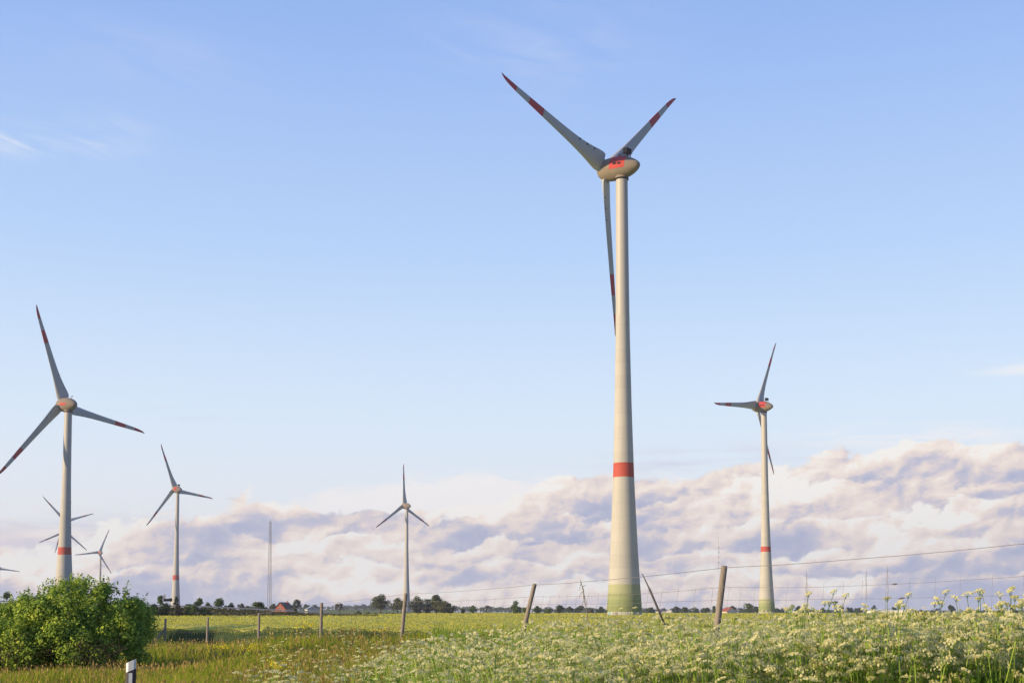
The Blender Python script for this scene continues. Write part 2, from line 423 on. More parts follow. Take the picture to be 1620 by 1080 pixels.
turbine(987.9, 368, 137.8, rd(-48.7), rd(46.1), 'tallest wind turbine in front, thick tower with green painted foot and red ring', 6.25, (42.6, 46.9), True, (-2.9, 2.2, -17, 70), True, True, 5.25, True)
turbine(1213.0, 788, 134.4, rd(-49.1), rd(24.8), 'wind turbine right of the big one, one blade pointing straight left, green foot', 4.9, (40.6, 44.0), True, (-2.6, 2.2, -16, 62))
turbine(100.0, 611, 105.8, rd(-51.9), rd(-21.1), 'wind turbine rising behind the big green bush, red stripe on its nacelle', 4.95, (30.6, 34.3), False, (-2.2, 2.0, -12, 8), False)
turbine(277.4, 1297, 131.3, rd(-49.2), rd(-23.4), 'thin wind turbine standing behind the road embankment and sign board', 5.8, (35.6, 40.8), False, (-2., 2.2, -20, 50))
turbine(642.6, 1463, 128.0, rd(-47.9), rd(-4.5), 'thin wind turbine with one blade pointing straight up, behind the oak grove', 5.2, None, False, None, False)
turbine(157.0, 2366, 115.4, rd(-49.0), rd(22.5), 'small far wind turbine just above the top of the green bush', 6., None, False, (-2, 2.2, -10, 40), False, False)
turbine(101.6, 2560, 138., rd(-49), rd(-47), 'faint far turbine hidden behind the left tower, only its pale upper blades showing', 5.7, None, False, None, False, False, 4.6, False, 1.38)
turbine(104.5, 2030, 134., rd(-49), rd(6), 'far turbine behind the left tower, two dark lower blades showing near its red ring', 5.7, None, False, None, False, False, 4.6)
turbine(-3.0, 2600, 94., rd(-49), rd(97), 'far turbine cut off by the left edge, one thin dark blade reaching in', 5.7, None, False, None, False, False, 4.2)

# ------------------------------------------------------------------ trees
LEAF = {
 'oak': leafmat('oak_leaves', [(0, (0.056, 0.078, 0.023)), (.5, (0.106, 0.124, 0.037)), (1, (0.162, 0.163, 0.052))], .25),
 'green': leafmat('green_leaves', [(0, (0.061, 0.105, 0.031)), (.5, (0.105, 0.166, 0.044)), (1, (0.176, 0.229, 0.061))], .3),
 'dark': leafmat('dark_leaves', [(0, (0.034, 0.062, 0.028)), (.5, (0.062, 0.093, 0.037)), (1, (0.101, 0.132, 0.049))], .25),
 'pale': leafmat('pale_leaves', [(0, (.09, .12, .04)), (.5, (.13, .16, .055)), (1, (.18, .19, .075))], .3),
 'brown': leafmat('brown_leaves', [(0, (.08, .06, .035)), (.5, (.12, .09, .05)), (1, (.16, .12, .07))], .3),
}
def crown_points(n, w, d, z0, z1, shape, r, nl=None):
    """leaf centres + normals over lumpy lobes"""
    H = z1 - z0; nl = nl or max(11, int(n / 100))
    u = r.uniform(0, 1, nl) ** .9; ang = r.uniform(0, 2 * math.pi, nl); q = np.sqrt(r.uniform(.05, 1, nl))
    if shape == 'cone': rad = (1 - u) ** .8 * .95 + .06
    elif shape == 'dome': rad = np.sqrt(np.clip(1 - u ** 2, .02, 1))
    else: rad = np.sqrt(np.clip(1 - (2 * u - .95) ** 2, .04, 1))
    cx = np.cos(ang) * q * rad * w * .40; cy = np.sin(ang) * q * rad * d * .40; cz = z0 + H * (.1 + .78 * u)
    lr = r.uniform(.17, .28, nl) * min(w, H * 1.2)
    k = r.integers(0, nl, n)
    dv = unit(r.normal(size=(n, 3)) + np.array([0, 0, .25])); rr = lr[k] * r.uniform(.55, 1.08, n)
    c = np.stack([cx[k], cy[k], cz[k]], 1) + dv * rr[:, None] * np.array([1, 1, .85])
    c[:, 2] = np.maximum(c[:, 2], z0 * .98)
    return c, unit(dv + r.normal(size=(n, 3)) * .55), np.stack([cx, cy, cz], 1), lr
def tree(name, px, ytop, ybase, wpx, D, label, kind='green', shape='round', trunk=.22, n=None, cat='tree', group=None, zbase=None, deep=.9):
    top = P(px, ytop, D).z; b = P(px, ybase, D)
    zb = (float(gz(b.x, D)) if group != G1 else b.z - .2) if zbase is None else zbase
    vis = top - b.z                                     # visible height
    H = top - zb; w = wpx / F * D
    root = empty(name, (b.x, D, zb), label, cat, group)
    z0 = H - vis * (1 - trunk) if trunk > 0 else .05 * H
    seed = int(abs(px) * 7 + ytop); r = np.random.default_rng(seed)
    n = n or int(np.clip(wpx * vis / D * F * 3.2, 500, 3200))
    c, nn, lc, lr = crown_points(n, w, w * deep, z0, H, shape, r)
    size = r.uniform(.7, 1.35, n) * max(.055 * w, 1.9 * D / F)
    V = leaf_quads(c, nn, size, .7, r)
    quads_obj('crown', V, LEAF[kind], root)
    t = MB(); tr = max(.03 * w, .08)
    t.tube([(0, 0, -.2), (.01 * w, 0, z0 * .5), (0, .01 * w, z0 + .45 * (H - z0))], [tr * 1.25, tr, tr * .5], 7)
    for i in range(min(7, len(lc))):
        t.tube([(0, 0, max(.1, z0 * (.75 + .04 * i))), lc[i] * np.array([.5, .5, 0]) + np.array([0, 0, .5 * (z0 + lc[i][2])]), lc[i]], [tr * .5, tr * .32, tr * .12], 5)
    t.build('trunk', M['bark'], root)
    return root
G1 = 'trees along the road embankment'
tree('tree', 253, 940, 960, 15, 330, 'small green tree at the right edge of the bush, beside the sign board', 'green', 'cone', .0, group=G1)
tree('tree', 278.5, 942, 960, 9, 318, 'slim dark tree right in front of the thin turbine foot', 'dark', 'dome', .0, group=G1)
tree('tree', 313, 945, 962, 18, 330, 'bushy green tree on the embankment, second right of the thin turbine', 'green', 'dome', .0, group=G1)
tree('shrub', 328, 953, 962, 12, 335, 'small pale shrub between two embankment trees', 'pale', 'dome', .0, cat='shrub', group=G1)
tree('tree', 347, 945, 963, 23, 335, 'triangular green tree standing on the embankment behind the guardrail', 'green', 'cone', .0, group=G1)
tree('shrub', 366, 953, 964, 16, 338, 'light green shrub right of the triangular embankment tree', 'pale', 'dome', .0, cat='shrub', group=G1)
tree('tree', 381, 954, 966, 10, 700, 'small dark far tree left of the lattice mast', 'dark', 'round', .25, group=G1)
tree('hedge', 408, 952, 966, 36, 345, 'wide rounded green hedge tree just left of the lattice mast', 'green', 'dome', .0, cat='tree', group=G1)
tree('tree', 433, 955, 966, 14, 900, 'far bluish tree between the lattice mast and the brick house', 'dark', 'round', .15)
tree('tree', 470, 948, 967, 17, 930, 'dark round tree rising behind the red brick house', 'dark', 'round', .2)
tree('tree', 485, 956, 967, 16, 950, 'low dark tree right of the house, beside the taller round one', 'dark', 'round', .15)
tree('tree', 497, 957, 967, 12, 960, 'dark tree at the right end of the farm trees', 'dark', 'round', .15)
tree('shrub', 467, 961, 973, 14, 285, 'dark bush in front of the brick house, at the embankment foot', 'dark', 'dome', .0, cat='shrub')
tree('tree', 11, 937, 953, 14, 420, 'small tree poking above the left end of the big bush', 'green', 'round', .2)
for px, yt, yb_, w, k, lb in [(297, 955, 962, 15, 'dark', 'low dark shrub on the embankment crest left of the bushy tree'), (332, 957, 964, 13, 'green', 'low shrub on the embankment crest left of the triangular tree'), (357, 957.5, 965, 12, 'green', 'low shrub on the embankment crest right of the triangular tree'), (391, 958.5, 967, 15, 'pale', 'pale low shrub between the small far tree and the wide hedge tree'), (422, 960, 968, 12, 'dark', 'low dark shrub at the foot of the lattice mast')]:
    tree('shrub', px, yt, yb_, w, 331, lb, k, 'dome', .0, cat='shrub', group=G1)
G2 = 'hedge shrubs along the embankment foot'
for i, (px, yt, w, k, lb) in enumerate([(243, 955, 26, 'dark', 'dark hedge shrub touching the right side of the big bush'), (262, 955, 28, 'dark', 'dark hedge shrub below the sign board'),
        (282, 957, 26, 'brown', 'brownish hedge shrub below the thin turbine'), (303, 956, 28, 'green', 'green hedge shrub under the bushy embankment tree'), (322, 960, 26, 'dark', 'low dark shrub at the right end of the embankment hedge')]):
    tree('hedge_shrub', px, yt, 974, w, 282 + i, lb, k, 'dome', .0, cat='shrub', group=G2)
G3 = 'trees of the oak grove'
tree('oak_tree', 602, 941, 972.5, 33, 730, 'broad single oak with visible trunk left of the leaning post', 'oak', 'round', .30, 2600)
tree('oak_tree', 629, 947, 972.5, 23, 725, 'brownish oak just behind the upright leaning post', 'oak', 'round', .25, 1800, group=G3)
tree('oak_tree', 660, 943, 972.5, 28, 735, 'wide oak at the left of the dense grove', 'oak', 'round', .12, 2400, group=G3)
tree('oak_tree', 677, 947, 972.5, 22, 745, 'darker oak in the middle of the grove', 'dark', 'round', .12, 1800, group=G3)
tree('oak_tree', 690, 939.5, 972.5, 24, 735, 'tallest oak of the grove', 'oak', 'round', .12, 2400, group=G3)
tree('oak_tree', 703, 950, 972.5, 22, 732, 'oak on the right slope of the grove', 'oak', 'round', .12, 1800, group=G3)
tree('oak_tree', 713, 954, 972.5, 15, 740, 'lowest tree at the right end of the grove', 'oak', 'round', .12, 1200, group=G3)
tree('tree', 537, 953, 973, 16, 640, 'sparse brown tree alone in the pale far field', 'brown', 'round', .35, 350)
G4 = 'bushes along the far field edge'
for px, yt, w, lb in [(567, 966.5, 14, 'dark bush left of the single oak'), (583, 968, 10, 'small dark bush close to the single oak'), (594, 969.5, 9, 'tiny bush at the left of the oak trunk'), (612, 969, 12, 'low bush right of the oak trunk'), (622, 969.5, 10, 'low bush between the two oaks'), (638, 969, 12, 'low bush under the brownish oak')]:
    tree('shrub', px, yt, 974, w, 640, lb, 'dark', 'dome', .0, 500, cat='shrub', group=G4)
G5 = 'single trees along the horizon'
for px, yt, w, D, k, sh, lb in [
    (748, 958, 15, 760, 'green', 'round', 'round tree right of the grove'), (732, 962.5, 7, 740, 'pale', 'round', 'tiny pale tree just right of the grove'),
    (771, 957, 9, 1500, 'dark', 'round', 'far dark tree between the grove and the conical tree'),
    (816, 951, 20, 600, 'green', 'cone', 'conical green tree left of the leaning post'), (833, 958, 14, 640, 'green', 'round', 'tree partly hidden by the leaning wooden post'),
    (850, 958, 13, 660, 'dark', 'round', 'dark tree just right of the leaning wooden post'), (867, 963, 15, 650, 'green', 'dome', 'low green tree between two darker ones'),
    (885, 957, 13, 690, 'dark', 'round', 'round dark tree between leaning post and big tower'), (901, 960, 13, 1100, 'dark', 'round', 'dark tree right of the round one'), (916, 957, 16, 1100, 'dark', 'round', 'dark tree under the dry hanging stem'), (934, 961, 14, 1050, 'brown', 'dome', 'low brownish tree left of the big tower'), (950, 960, 16, 1080, 'dark', 'round', 'dark tree touching the left side of the green tower foot'),
    (1030, 961, 16, 1150, 'dark', 'round', 'dark tree right of the green tower foot'), (1069, 959, 14, 1200, 'dark', 'round', 'dark tree left of the bluish one'), (1082, 960, 14, 1180, 'dark', 'round', 'dark tree in the middle between big tower and tall post'),
    (1100, 960, 18, 1200, 'dark', 'round', 'wide dark tree left of the tall post'), (1116, 960.5, 12, 1180, 'dark', 'round', 'dark tree close to the tall post'), (1130, 957, 9, 1150, 'dark', 'cone', 'pointed dark tree touching the tall post'),
    (1158, 959, 26, 1150, 'dark', 'dome', 'wide dark tree right of the tall post'), (1184, 953.5, 18, 1050, 'green', 'round', 'taller tree just left of the right turbine foot'), (1196, 960, 12, 1080, 'dark', 'round', 'dark tree against the right turbine foot'),
    (1264, 957, 10, 1200, 'dark', 'round', 'dark tree behind the flower heads right of the turbine'), (1300, 961, 16, 1300, 'dark', 'dome', 'low dark tree left of the steeple'), (1344, 960, 12, 1300, 'dark', 'round', 'dark tree right of the steeple'), (1358, 960.5, 13, 1300, 'dark', 'round', 'dark tree beside the white sheds'), (1384, 957.5, 11, 1280, 'dark', 'round', 'round dark tree above the white sheds'),
    (1414, 960, 12, 1300, 'dark', 'dome', 'dark tree right of the white sheds'), (1505, 957.5, 15, 1100, 'dark', 'dome', 'dark round tree alone on the right horizon'), (1603, 961, 22, 1200, 'dark', 'dome', 'dark tree at the right edge of the horizon')]:
    tree('tree', px, yt, 971, w, D, lb, k, sh, .1 if sh != 'dome' else 0, group=G5)

for px, lb in ((-245, 'broad tree beyond the left edge of the picture, nearer the field'), (-370, 'broad tree beyond the left edge of the picture, farther left')):
    tree('tree', px, 838, 1032, 250, 66, lb, 'green', 'round', .15, 2600, group='trees beyond the left picture edge')

# far woods: one mass that nobody could count
def far_wood(name, spans, label, mat, D, hmin, seed, dens=1.0):
    r = np.random.default_rng(seed); cs = []; ns = []; sz = []
    for (p0, p1, y0, y1) in spans:
        nclump = max(3, int((p1 - p0) / 2.6 * dens))
        for i in range(nclump):
            px = r.uniform(p0, p1); yt = np.interp(px, [p0, p1], [y0, y1]) + r.normal(0, .9)
            Dd = D * r.uniform(.93, 1.1); t = P(px, yt, Dd); zb = float(gz(t.x, Dd)); H = max(t.z - zb, hmin)
            w = r.uniform(.7, 1.5) * H; m = 60
            dv = unit(r.normal(size=(m, 3)) + np.array([0, 0, .3])); q = r.uniform(.6, 1., m)[:, None]
            c = np.array([t.x, Dd, zb + H * .5]) + dv * q * np.array([w * .5, w * .5, H * .5])
            cs.append(c); ns.append(unit(dv + r.normal(size=(m, 3)) * .5)); sz.append(r.uniform(.8, 1.5, m) * H * .22)
    V = leaf_quads(np.concatenate(cs), np.concatenate(ns), np.concatenate(sz), .75, r)
    o = quads_obj(name, V, mat); tag(o, label, 'woodland', kind='stuff'); return o
far_wood('distant_woodland', [(380, 560, 960, 959), (545, 600, 957.5, 955), (590, 720, 956, 958), (700, 830, 959, 960.5), (820, 960, 961, 961), (560, 640, 956.5, 957)], 'bluish strip of woodland far beyond the fields at the horizon', LEAF['dark'], 2300, 6, 3)
far_wood('treeline', [(860, 1010, 962.5, 963), (1005, 1240, 962, 962.5), (1220, 1440, 964, 964), (1430, 1640, 965, 965), (1650, 1900, 964, 962), (-300, 60, 955, 955)], 'dark line of mixed trees along the horizon on the right', LEAF['dark'], 1500, 3, 4, 1.3)

# ------------------------------------------------------------------ embankment, guardrail, house, mast, sign, village
ED = 300.0
EPTS = [(-260, 953), (0, 954.5), (150, 958), (250, 961), (330, 963.2), (400, 966.6), (470, 970.2), (540, 972.5), (640, 974.)]
def emb_top(px): return np.interp(px, [q[0] for q in EPTS], [q[1] for q in EPTS])
pxs = np.linspace(-260, 640, 70); V = []
for q in pxs:
    yt = emb_top(q); t = P(q, yt, ED + 12); zt = t.z
    xx = lambda D: (q - 810) / F * D
    for (D_, z_) in ((ED - 14, FIELD - .2), (ED - 9, FIELD + .25 * (zt - FIELD)), (ED + 2, FIELD + .85 * (zt - FIELD)), (ED + 8, zt - .05), (ED + 12, zt), (ED + 34, zt), (ED + 50, FIELD - .2)):
        V.append((xx(D_), D_, z_ + random.uniform(-.08, .08)))
nc = 7; Fq = [(i * nc + k, (i + 1) * nc + k, (i + 1) * nc + k + 1, i * nc + k + 1) for i in range(len(pxs) - 1) for k in range(nc - 1)]
M['slope'] = paint('embankment_grass', (.085, .085, .05), .95, (.045, .06, .022), .06, .6, coord='Object')
emb = quads_obj('embankment', V, M['slope'], Fq=np.array(Fq), smooth=True); tag(emb, kind='structure')
# shaggy grass on the slope
r = np.random.default_rng(8); n = 9000
q = r.uniform(-100, 600, n); k = r.uniform(0, 1, n)
D_ = ED - 11 + k * 22; yt = emb_top(q); zt = (HY - yt) / F * (ED + 12) * 1.0
z_ = FIELD + (zt - FIELD) * np.interp(k, [0, .12, .6, 1], [.1, .28, .86, 1.]); cen = np.stack([(q - 810) / F * D_, D_, z_ + .15], 1)
V = leaf_quads(cen, unit(np.tile([0, -1., .3], (n, 1)) + r.normal(size=(n, 3)) * .5), r.uniform(.35, .8, n), .6, r)
LEAF['slope'] = leafmat('slope_grass', [(0, (.05, .05, .028)), (.5, (.085, .085, .035)), (1, (.12, .125, .05))], .2, clump=.03)
tag(quads_obj('slope_grass', V, LEAF['slope']), 'rough grass on the road embankment behind the field', 'grass', kind='stuff')

gr = empty('guardrail', P(380, emb_top(380), ED + 9), 'grey steel guardrail running along the top of the road embankment', 'guardrail')
o0 = np.array(gr.location)
bm_ = MB(); pts = []
for q in np.linspace(-240, 520, 60):
    t = np.array(P(q, emb_top(q), ED + 9)); pts.append(t - o0 + np.array([0, 0, .62]))
for k, (dy, dz) in enumerate(((0, .16), (-.08, .08), (0, 0), (-.08, -.08), (0, -.16))): pass
prof = [(0, .17), (-.09, .10), (0, .0), (-.09, -.10), (0, -.17)]
V = []; Fc = []
for t in pts:
    for dy, dz in prof: V.append(t + np.array([0, dy, dz]))
for i in range(len(pts) - 1):
    for k in range(4): Fc.append((i * 5 + k, (i + 1) * 5 + k, (i + 1) * 5 + k + 1, i * 5 + k + 1))
bm_.add(V, Fc); bm_.build('rail_beam', M['galv'], gr)
for q in np.linspace(-220, 516, 48):
    t = np.array(P(q, emb_top(q), ED + 9)) - o0
    pm = MB(); pm.box(t + np.array([0, .1, .25]), (.12, .1, 1.1)); pm.build('rail_post', M['galv'], gr)

sg = empty('road_sign', P(265, 956, 322), 'dark L shaped back of a road sign board beside the thin turbine', 'sign')
o0 = np.array(sg.location)
def rel(px, py, D): return np.array(P(px, py, D)) - o0
sm = MB(); t = rel(260.2, 943.7, 322); sm.box(t, (.55, .1, 1.25)); sm.build('upper_panel', M['galv'], sg)
sm = MB(); t = rel(265.5, 948.6, 322); sm.box(t, (2.3, .1, .72)); t2 = rel(270.5, 947.2, 322); sm.box(t2 + np.array([0, -.11, 0]), (.7, .1, .5)); sm.build('lower_panel', M['dark'], sg)
for px in (261.0, 270.0):
    sm = MB(); t = rel(px, 944, 322); sm.tube([(t[0], .14, -1.5), (t[0], .14, t[2] + (.6 if px < 265 else -.3))], .06, 8); sm.build('sign_post', M['galv'], sg)

def house(px, D, w, eave, ridge, d, zb, label, wall, roof, rot=0., cat='house', group=None, wins=True):
    b = P(px, HY, D); root = empty('house', (b.x, D, zb), label, cat, group); root.rotation_euler = (0, 0, rot)
    m = MB(); hw, hd = w / 2, d / 2
    V = [(-hw, -hd, 0), (hw, -hd, 0), (hw, hd, 0), (-hw, hd, 0), (-hw, -hd, eave), (hw, -hd, eave), (hw, hd, eave), (-hw, hd, eave), (0, -hd, ridge), (0, hd, ridge)]
    m.add(V, [(0, 1, 5, 8, 4), (2, 3, 7, 9, 6), (1, 2, 6, 5), (3, 0, 4, 7)]); m.build('wall', wall, root)
    ov = .5; rm = MB()
    for s_ in (-1, 1):
        sl = (ridge - eave) / hw
        e = [(0, ridge + .12), (s_ * (hw + ov), eave - ov * sl + .12), (s_ * (hw + ov), eave - ov * sl + .34), (0, ridge + .36)]
        V = [(x, y, z) for y in (-hd - ov, hd + ov) for x, z in e]
        rm.add(V, [(0, 1, 2, 3), (7, 6, 5, 4), (0, 4, 5, 1), (1, 5, 6, 2), (2, 6, 7, 3), (3, 7, 4, 0)])
    ro = rm.build('roof', roof, root)
    if wins:
        ch = MB(); ch.box((hw * .25, hd * .3, ridge + .3), (.7, .7, 1.6)); ch.build('chimney', wall, ro)
        for x, z in ((-hw * .45, 1.6), (hw * .45, 1.6), (0, eave + (ridge - eave) * .3)):
            wm = MB(); wm.box((x, -hd - .02, z), (1.1, .12, 1.2)); wf = wm.build('window', M['white'], root)
            gm = MB(); gm.box((x, -hd - .09, z), (.9, .04, 1.0)); gm.build('pane', M['glass'], wf)
    return root
house(449.5, 790, 9.2, 1.9, 6.6, 12, -.9, 'red brick gable house with dark roof beyond the embankment', M['brick'], M['tile'], rd(-16))
VG = 'pale village houses at the far right'
house(1046, 1400, 9, 2.6, 4.8, 8, FIELD, 'pale village house just right of the green tower foot', M['render_wall'], M['tile'], .3, group=VG, wins=False)
house(1061, 1380, 10, 2.4, 4.4, 8, FIELD, 'pale village house half way between green tower foot and tall post', M['render_wall'], M['galv'], -.4, group=VG, wins=False)
house(1153, 1000, 10, 2.5, 5.2, 8, FIELD, 'small house with reddish roof between tall post and right turbine', M['render_wall'], M['brick'], .5, group=VG, wins=False)
house(1395, 1250, 26, 3.0, 4.6, 12, FIELD, 'long white shed under the round tree on the right', M['white'], M['white'], .2, 'shed', wins=False)
house(1425, 1240, 22, 2.6, 4.0, 12, FIELD, 'second white shed right of the long one', M['white'], M['white'], -.15, 'shed', wins=False)
house(494, 880, 9, 2.6, 4.6, 8, -.8, 'low pale farm shed right of the brick house', M['render_wall'], M['galv'], .4, 'shed', wins=False)
st = empty('church_steeple', (P(1333, HY, 1500).x, 1500, FIELD), 'thin dark church steeple poking over the treeline', 'church')
m = MB(); m.box((0, 0, 3.2), (3.2, 3.2, 6.8)); m.build('tower', M['tile'], st)
m = MB(); m.lathe([(6.5, 1.9), (8.0, .8), (11.4, .03)], 8); m.build('spire', M['dark'], st)

def lattice_mast(px, ytop, ybase, D, w0, w1, label, nb, rad, zb=None):
    b = P(px, ybase, D); top = P(px, ytop, D); root = empty('lattice_mast', b, label, 'mast')
    H = top.z - b.z; cs = [(math.cos(a_), math.sin(a_)) for a_ in (rd(215), rd(335), rd(95))]
    def pt(k, z): w = w0 + (w1 - w0) * z / H; return np.array([cs[k][0] * w * .57, cs[k][1] * w * .57, z])
    for k in range(3):
        m = MB(); m.tube([pt(k, -1.5), pt(k, H)], rad, 6); m.build('leg', M['mast'], root)
    br = MB()
    for i in range(nb):
        z0, z1 = H * i / nb, H * (i + 1) / nb
        for k in range(3):
            br.tube([pt(k, z0), pt((k + 1) % 3, z1)], rad * .26, 4); br.tube([pt(k, z1), pt((k + 1) % 3, z1)], rad * .26, 4)
    br.build('bracing', M['mast'], root)
    m = MB(); m.tube([(0, 0, H), (0, 0, H + .03 * H)], rad * .8, 6); m.build('tip_rod', M['mast'], root)
    return root
M['mast'] = paint('mast_steel', (.17, .15, .155), .6)
lattice_mast(426, 825, 967, 289, .95, .42, 'tall narrow lattice radio mast left of the brick house', 30, .042)
am = empty('antenna_mast', (P(1138, HY, 1500).x, 1500, FIELD), 'hair thin distant radio mast directly behind the tall post', 'mast')
m = MB(); m.tube([(0, 0, 0), (0, 0, 94)], .22, 6); m.build('shaft', M['galv'], am)
m = MB()
for z in (62, 68, 74, 80): m.box((0, 0, z), (1.2, 1.2, 1.4))
m.build('antenna_cluster', M['galv'], am)
m = MB()
for a_ in (30, 150, 270):
    for z in (50, 90): m.tube([(0, 0, z), (45 * math.cos(rd(a_)), 45 * math.sin(rd(a_)), 0)], .03, 4)
m.build('guy_wires', M['wire'], am)

# ------------------------------------------------------------------ wire fence
fo = POST_TOP[4].copy(); fo[2] -= POST_H
fence = empty('wire_fence', fo, 'wire mesh game fence on weathered round wooden posts along the field edge', 'fence')
BASEX = [262, 329, 410, 508, 634, 815, 1118, 1690]; PR = [.062, .062, .062, .066, .066, .056, .05, .06]
feet = []
for i, (t, bx) in enumerate(zip(POST_TOP, BASEX)):
    D = t[1]; zt = t[2]; zb = zt - POST_H; px_base = bx
    foot = np.array([(bx - 810) / F * D * 1.0, D, zb - .1]); feet.append(foot)
    lean = (t - foot); m = MB(); L_ = [foot, foot + lean * .35 + np.array([.006, 0, 0]), foot + lean * .7, t]
    m.tube([q - fo for q in L_] + [t - fo + lean * .003], [PR[i] * 1.06, PR[i] * 1.02, PR[i], PR[i] * .97, PR[i] * .8], 12)
    po = m.build('post', M['wood'], fence, True)
    try: po.data.set_sharp_from_angle(angle=rd(50))
    except Exception: pass
    if i == 0:
        po['label'] = 'end post with a slanting brace'
        bm2 = MB(); s0 = foot + lean * .72; bm2.tube([s0 - fo, foot - fo + np.array([-1.05, -.25, -.1])], .05, 8); bm2.build('brace', M['wood'], fence, True)
    if i in (5, 6): po['label'] = 'strongly leaning post'
def post_at(i, f_): return feet[i] + (POST_TOP[i] - feet[i]) * f_
def run(h_, rad, sag, jit):
    m = MB(); pts = []; rr = []
    for i in range(7):
        for k in range(8):
            s_ = k / 8; a0 = post_at(i, h_[i]); a1 = post_at(i + 1, h_[i + 1])
            p_ = a0 + (a1 - a0) * s_ + np.array([0, -.06, -sag * 4 * s_ * (1 - s_) + random.uniform(-jit, jit)])
            pts.append(p_ - fo)
            rr.append(rad * np.clip(p_[1] / 18, .75, 1.15))
    pts.append(post_at(7, h_[7]) + np.array([0, -.06, 0]) - fo); rr.append(rad)
    m.tube(pts, rr, 5); m.build('wire', M['wire'], fence)
run([.985] * 8, .0042, .03, .004)
run([.86, .86, .86, .86, .86, .84, .835, .835], .0026, .05, .004)
run([.74] * 8, .0024, .02, .005); run([.6] * 8, .002, .02, .005); run([.42] * 8, .002, .02, .005)
for i in range(7):
    mm = MB(); nvert = 16; pts = []
    for k in range(nvert):
        s_ = (k + .5) / nvert
        a0 = post_at(i, .05) + (post_at(i + 1, .05) - post_at(i, .05)) * s_; a1 = post_at(i, .84) + (post_at(i + 1, .84) - post_at(i, .84)) * s_
        a0 = a0 - fo + np.array([0, -.06, 0]); a1 = a1 - fo + np.array([random.uniform(-.02, .02), -.06, 0])
        pts += [a0, a1] if k % 2 == 0 else [a1, a0]
    mm.tube(pts, .0010 * np.clip(POST_TOP[i][1] / 16, .8, 2.), 4); mm.build('wire_mesh', M['wire'], fence)
# twisted wire joints
jm = MB()
for h_, sx_, sg_ in ((.835, .62, .05), (.74, .64, .02), (.6, .66, .02)):
    p_ = post_at(6, h_) + (post_at(7, h_) - post_at(6, h_)) * sx_ + np.array([0, -.06, -sg_ * 4 * sx_ * (1 - sx_)])
    jm.tube([p_ - fo + np.array([-.035, 0, -.004]), p_ - fo, p_ - fo + np.array([.035, 0, .004])], [.004, .011, .004], 6)
jm.build('wire_joint', M['wire'], fence)
# loose stake leaning in the fence line
M['stake'] = paint('weathered_stake', (.15, .14, .14), .8, (.09, .085, .09), 9., .8)
t0 = np.array(P(1016, 907, 24)); t1 = np.array(P(1056, 998, 24))
m = MB(); m.tube([t0 - fo, (t0 * .75 + t1 * .25) - fo + np.array([.01, 0, 0]), (t0 * .72 + t1 * .28) - fo + np.array([.01, 0, 0]), t1 - fo], [.010, .015, .023, .018], 8)
tag(m.build('stake', M['stake'], fence, True), 'thin grey stake leaning the other way')
# dry stem caught in the top wire
M['dry'] = paint('dry_stem', (.34, .30, .26), .9, (.24, .21, .18), 8., .8)
m = MB(); t0 = np.array(P(918, 917, 27)); t1 = np.array(P(929, 968, 27)); b0 = t1
pts = [t0, t0 * .7 + t1 * .3 + np.array([.02, 0, 0]), t0 * .4 + t1 * .6 + np.array([-.01, 0, 0]), t1, t1 + np.array([.05, 0, -.9])]
m.tube([q - b0 for q in pts], [.008, .014, .012, .01, .008], 6)
for f_, dx, dz in ((.1, -.03, -.16), (.25, .06, -.2), (.35, -.08, -.15), (.5, .07, -.18), (.6, -.07, -.2), (.2, .09, .03)):
    q = t0 * (1 - f_) + t1 * f_; m.tube([q - b0, q - b0 + np.array([dx * .6, 0, dz * .4]), q - b0 + np.array([dx, .02, dz])], [.008, .006, .004], 5)
tag(m.build('dead_plant', M['dry'], loc=Vector(b0)), 'dry brown plant stem caught in the top fence wire left of the big tower', 'dry plant')

# ------------------------------------------------------------------ roadside guide post
gD = 15.6; t = P(207.6, 1042, gD); gp = empty('guide_post', (t.x, gD, t.z - 1.05), 'white roadside guide post with black slanted band and white reflector', 'guide post')
gp.rotation_euler = (0, 0, rd(16))
def wedge(z0l, z0r, z1l, z1r, off, m, mi):
    """slanted slice of the flat hollow post, front face -y; left edge lower"""
    w, d = .06 + off, .05 + off
    pl = [(-w, -d * .35), (-w * .55, -d), (w * .55, -d), (w, -d * .35), (w, d * .6), (0, d), (-w, d * .6)]
    V = []
    for (zl, zr) in ((z0l, z0r), (z1l, z1r)):
        for x, y in pl: V.append((x, y, zl + (zr - zl) * (x + w) / (2 * w)))
    n = len(pl); Fc = [tuple(range(n - 1, -1, -1)), tuple(range(n, 2 * n))] + [(k, (k + 1) % n, n + (k + 1) % n, n + k) for k in range(n)]
    m.add(V, Fc, mi)
m = MB(); wedge(-.2, -.2, 1.0, 1.05, 0, m, 0); m.build('post_body', M['white'], gp)
M['black_plastic'] = paint('black_plastic', (.045, .04, .05), .5)
m = MB(); wedge(.55, .60, .885, .935, .003, m, 0); m.build('black_band', M['black_plastic'], gp)
m = MB(); m.box((-.004, -.056, .77), (.045, .012, .22)); m.build('reflector', M['white'], gp)

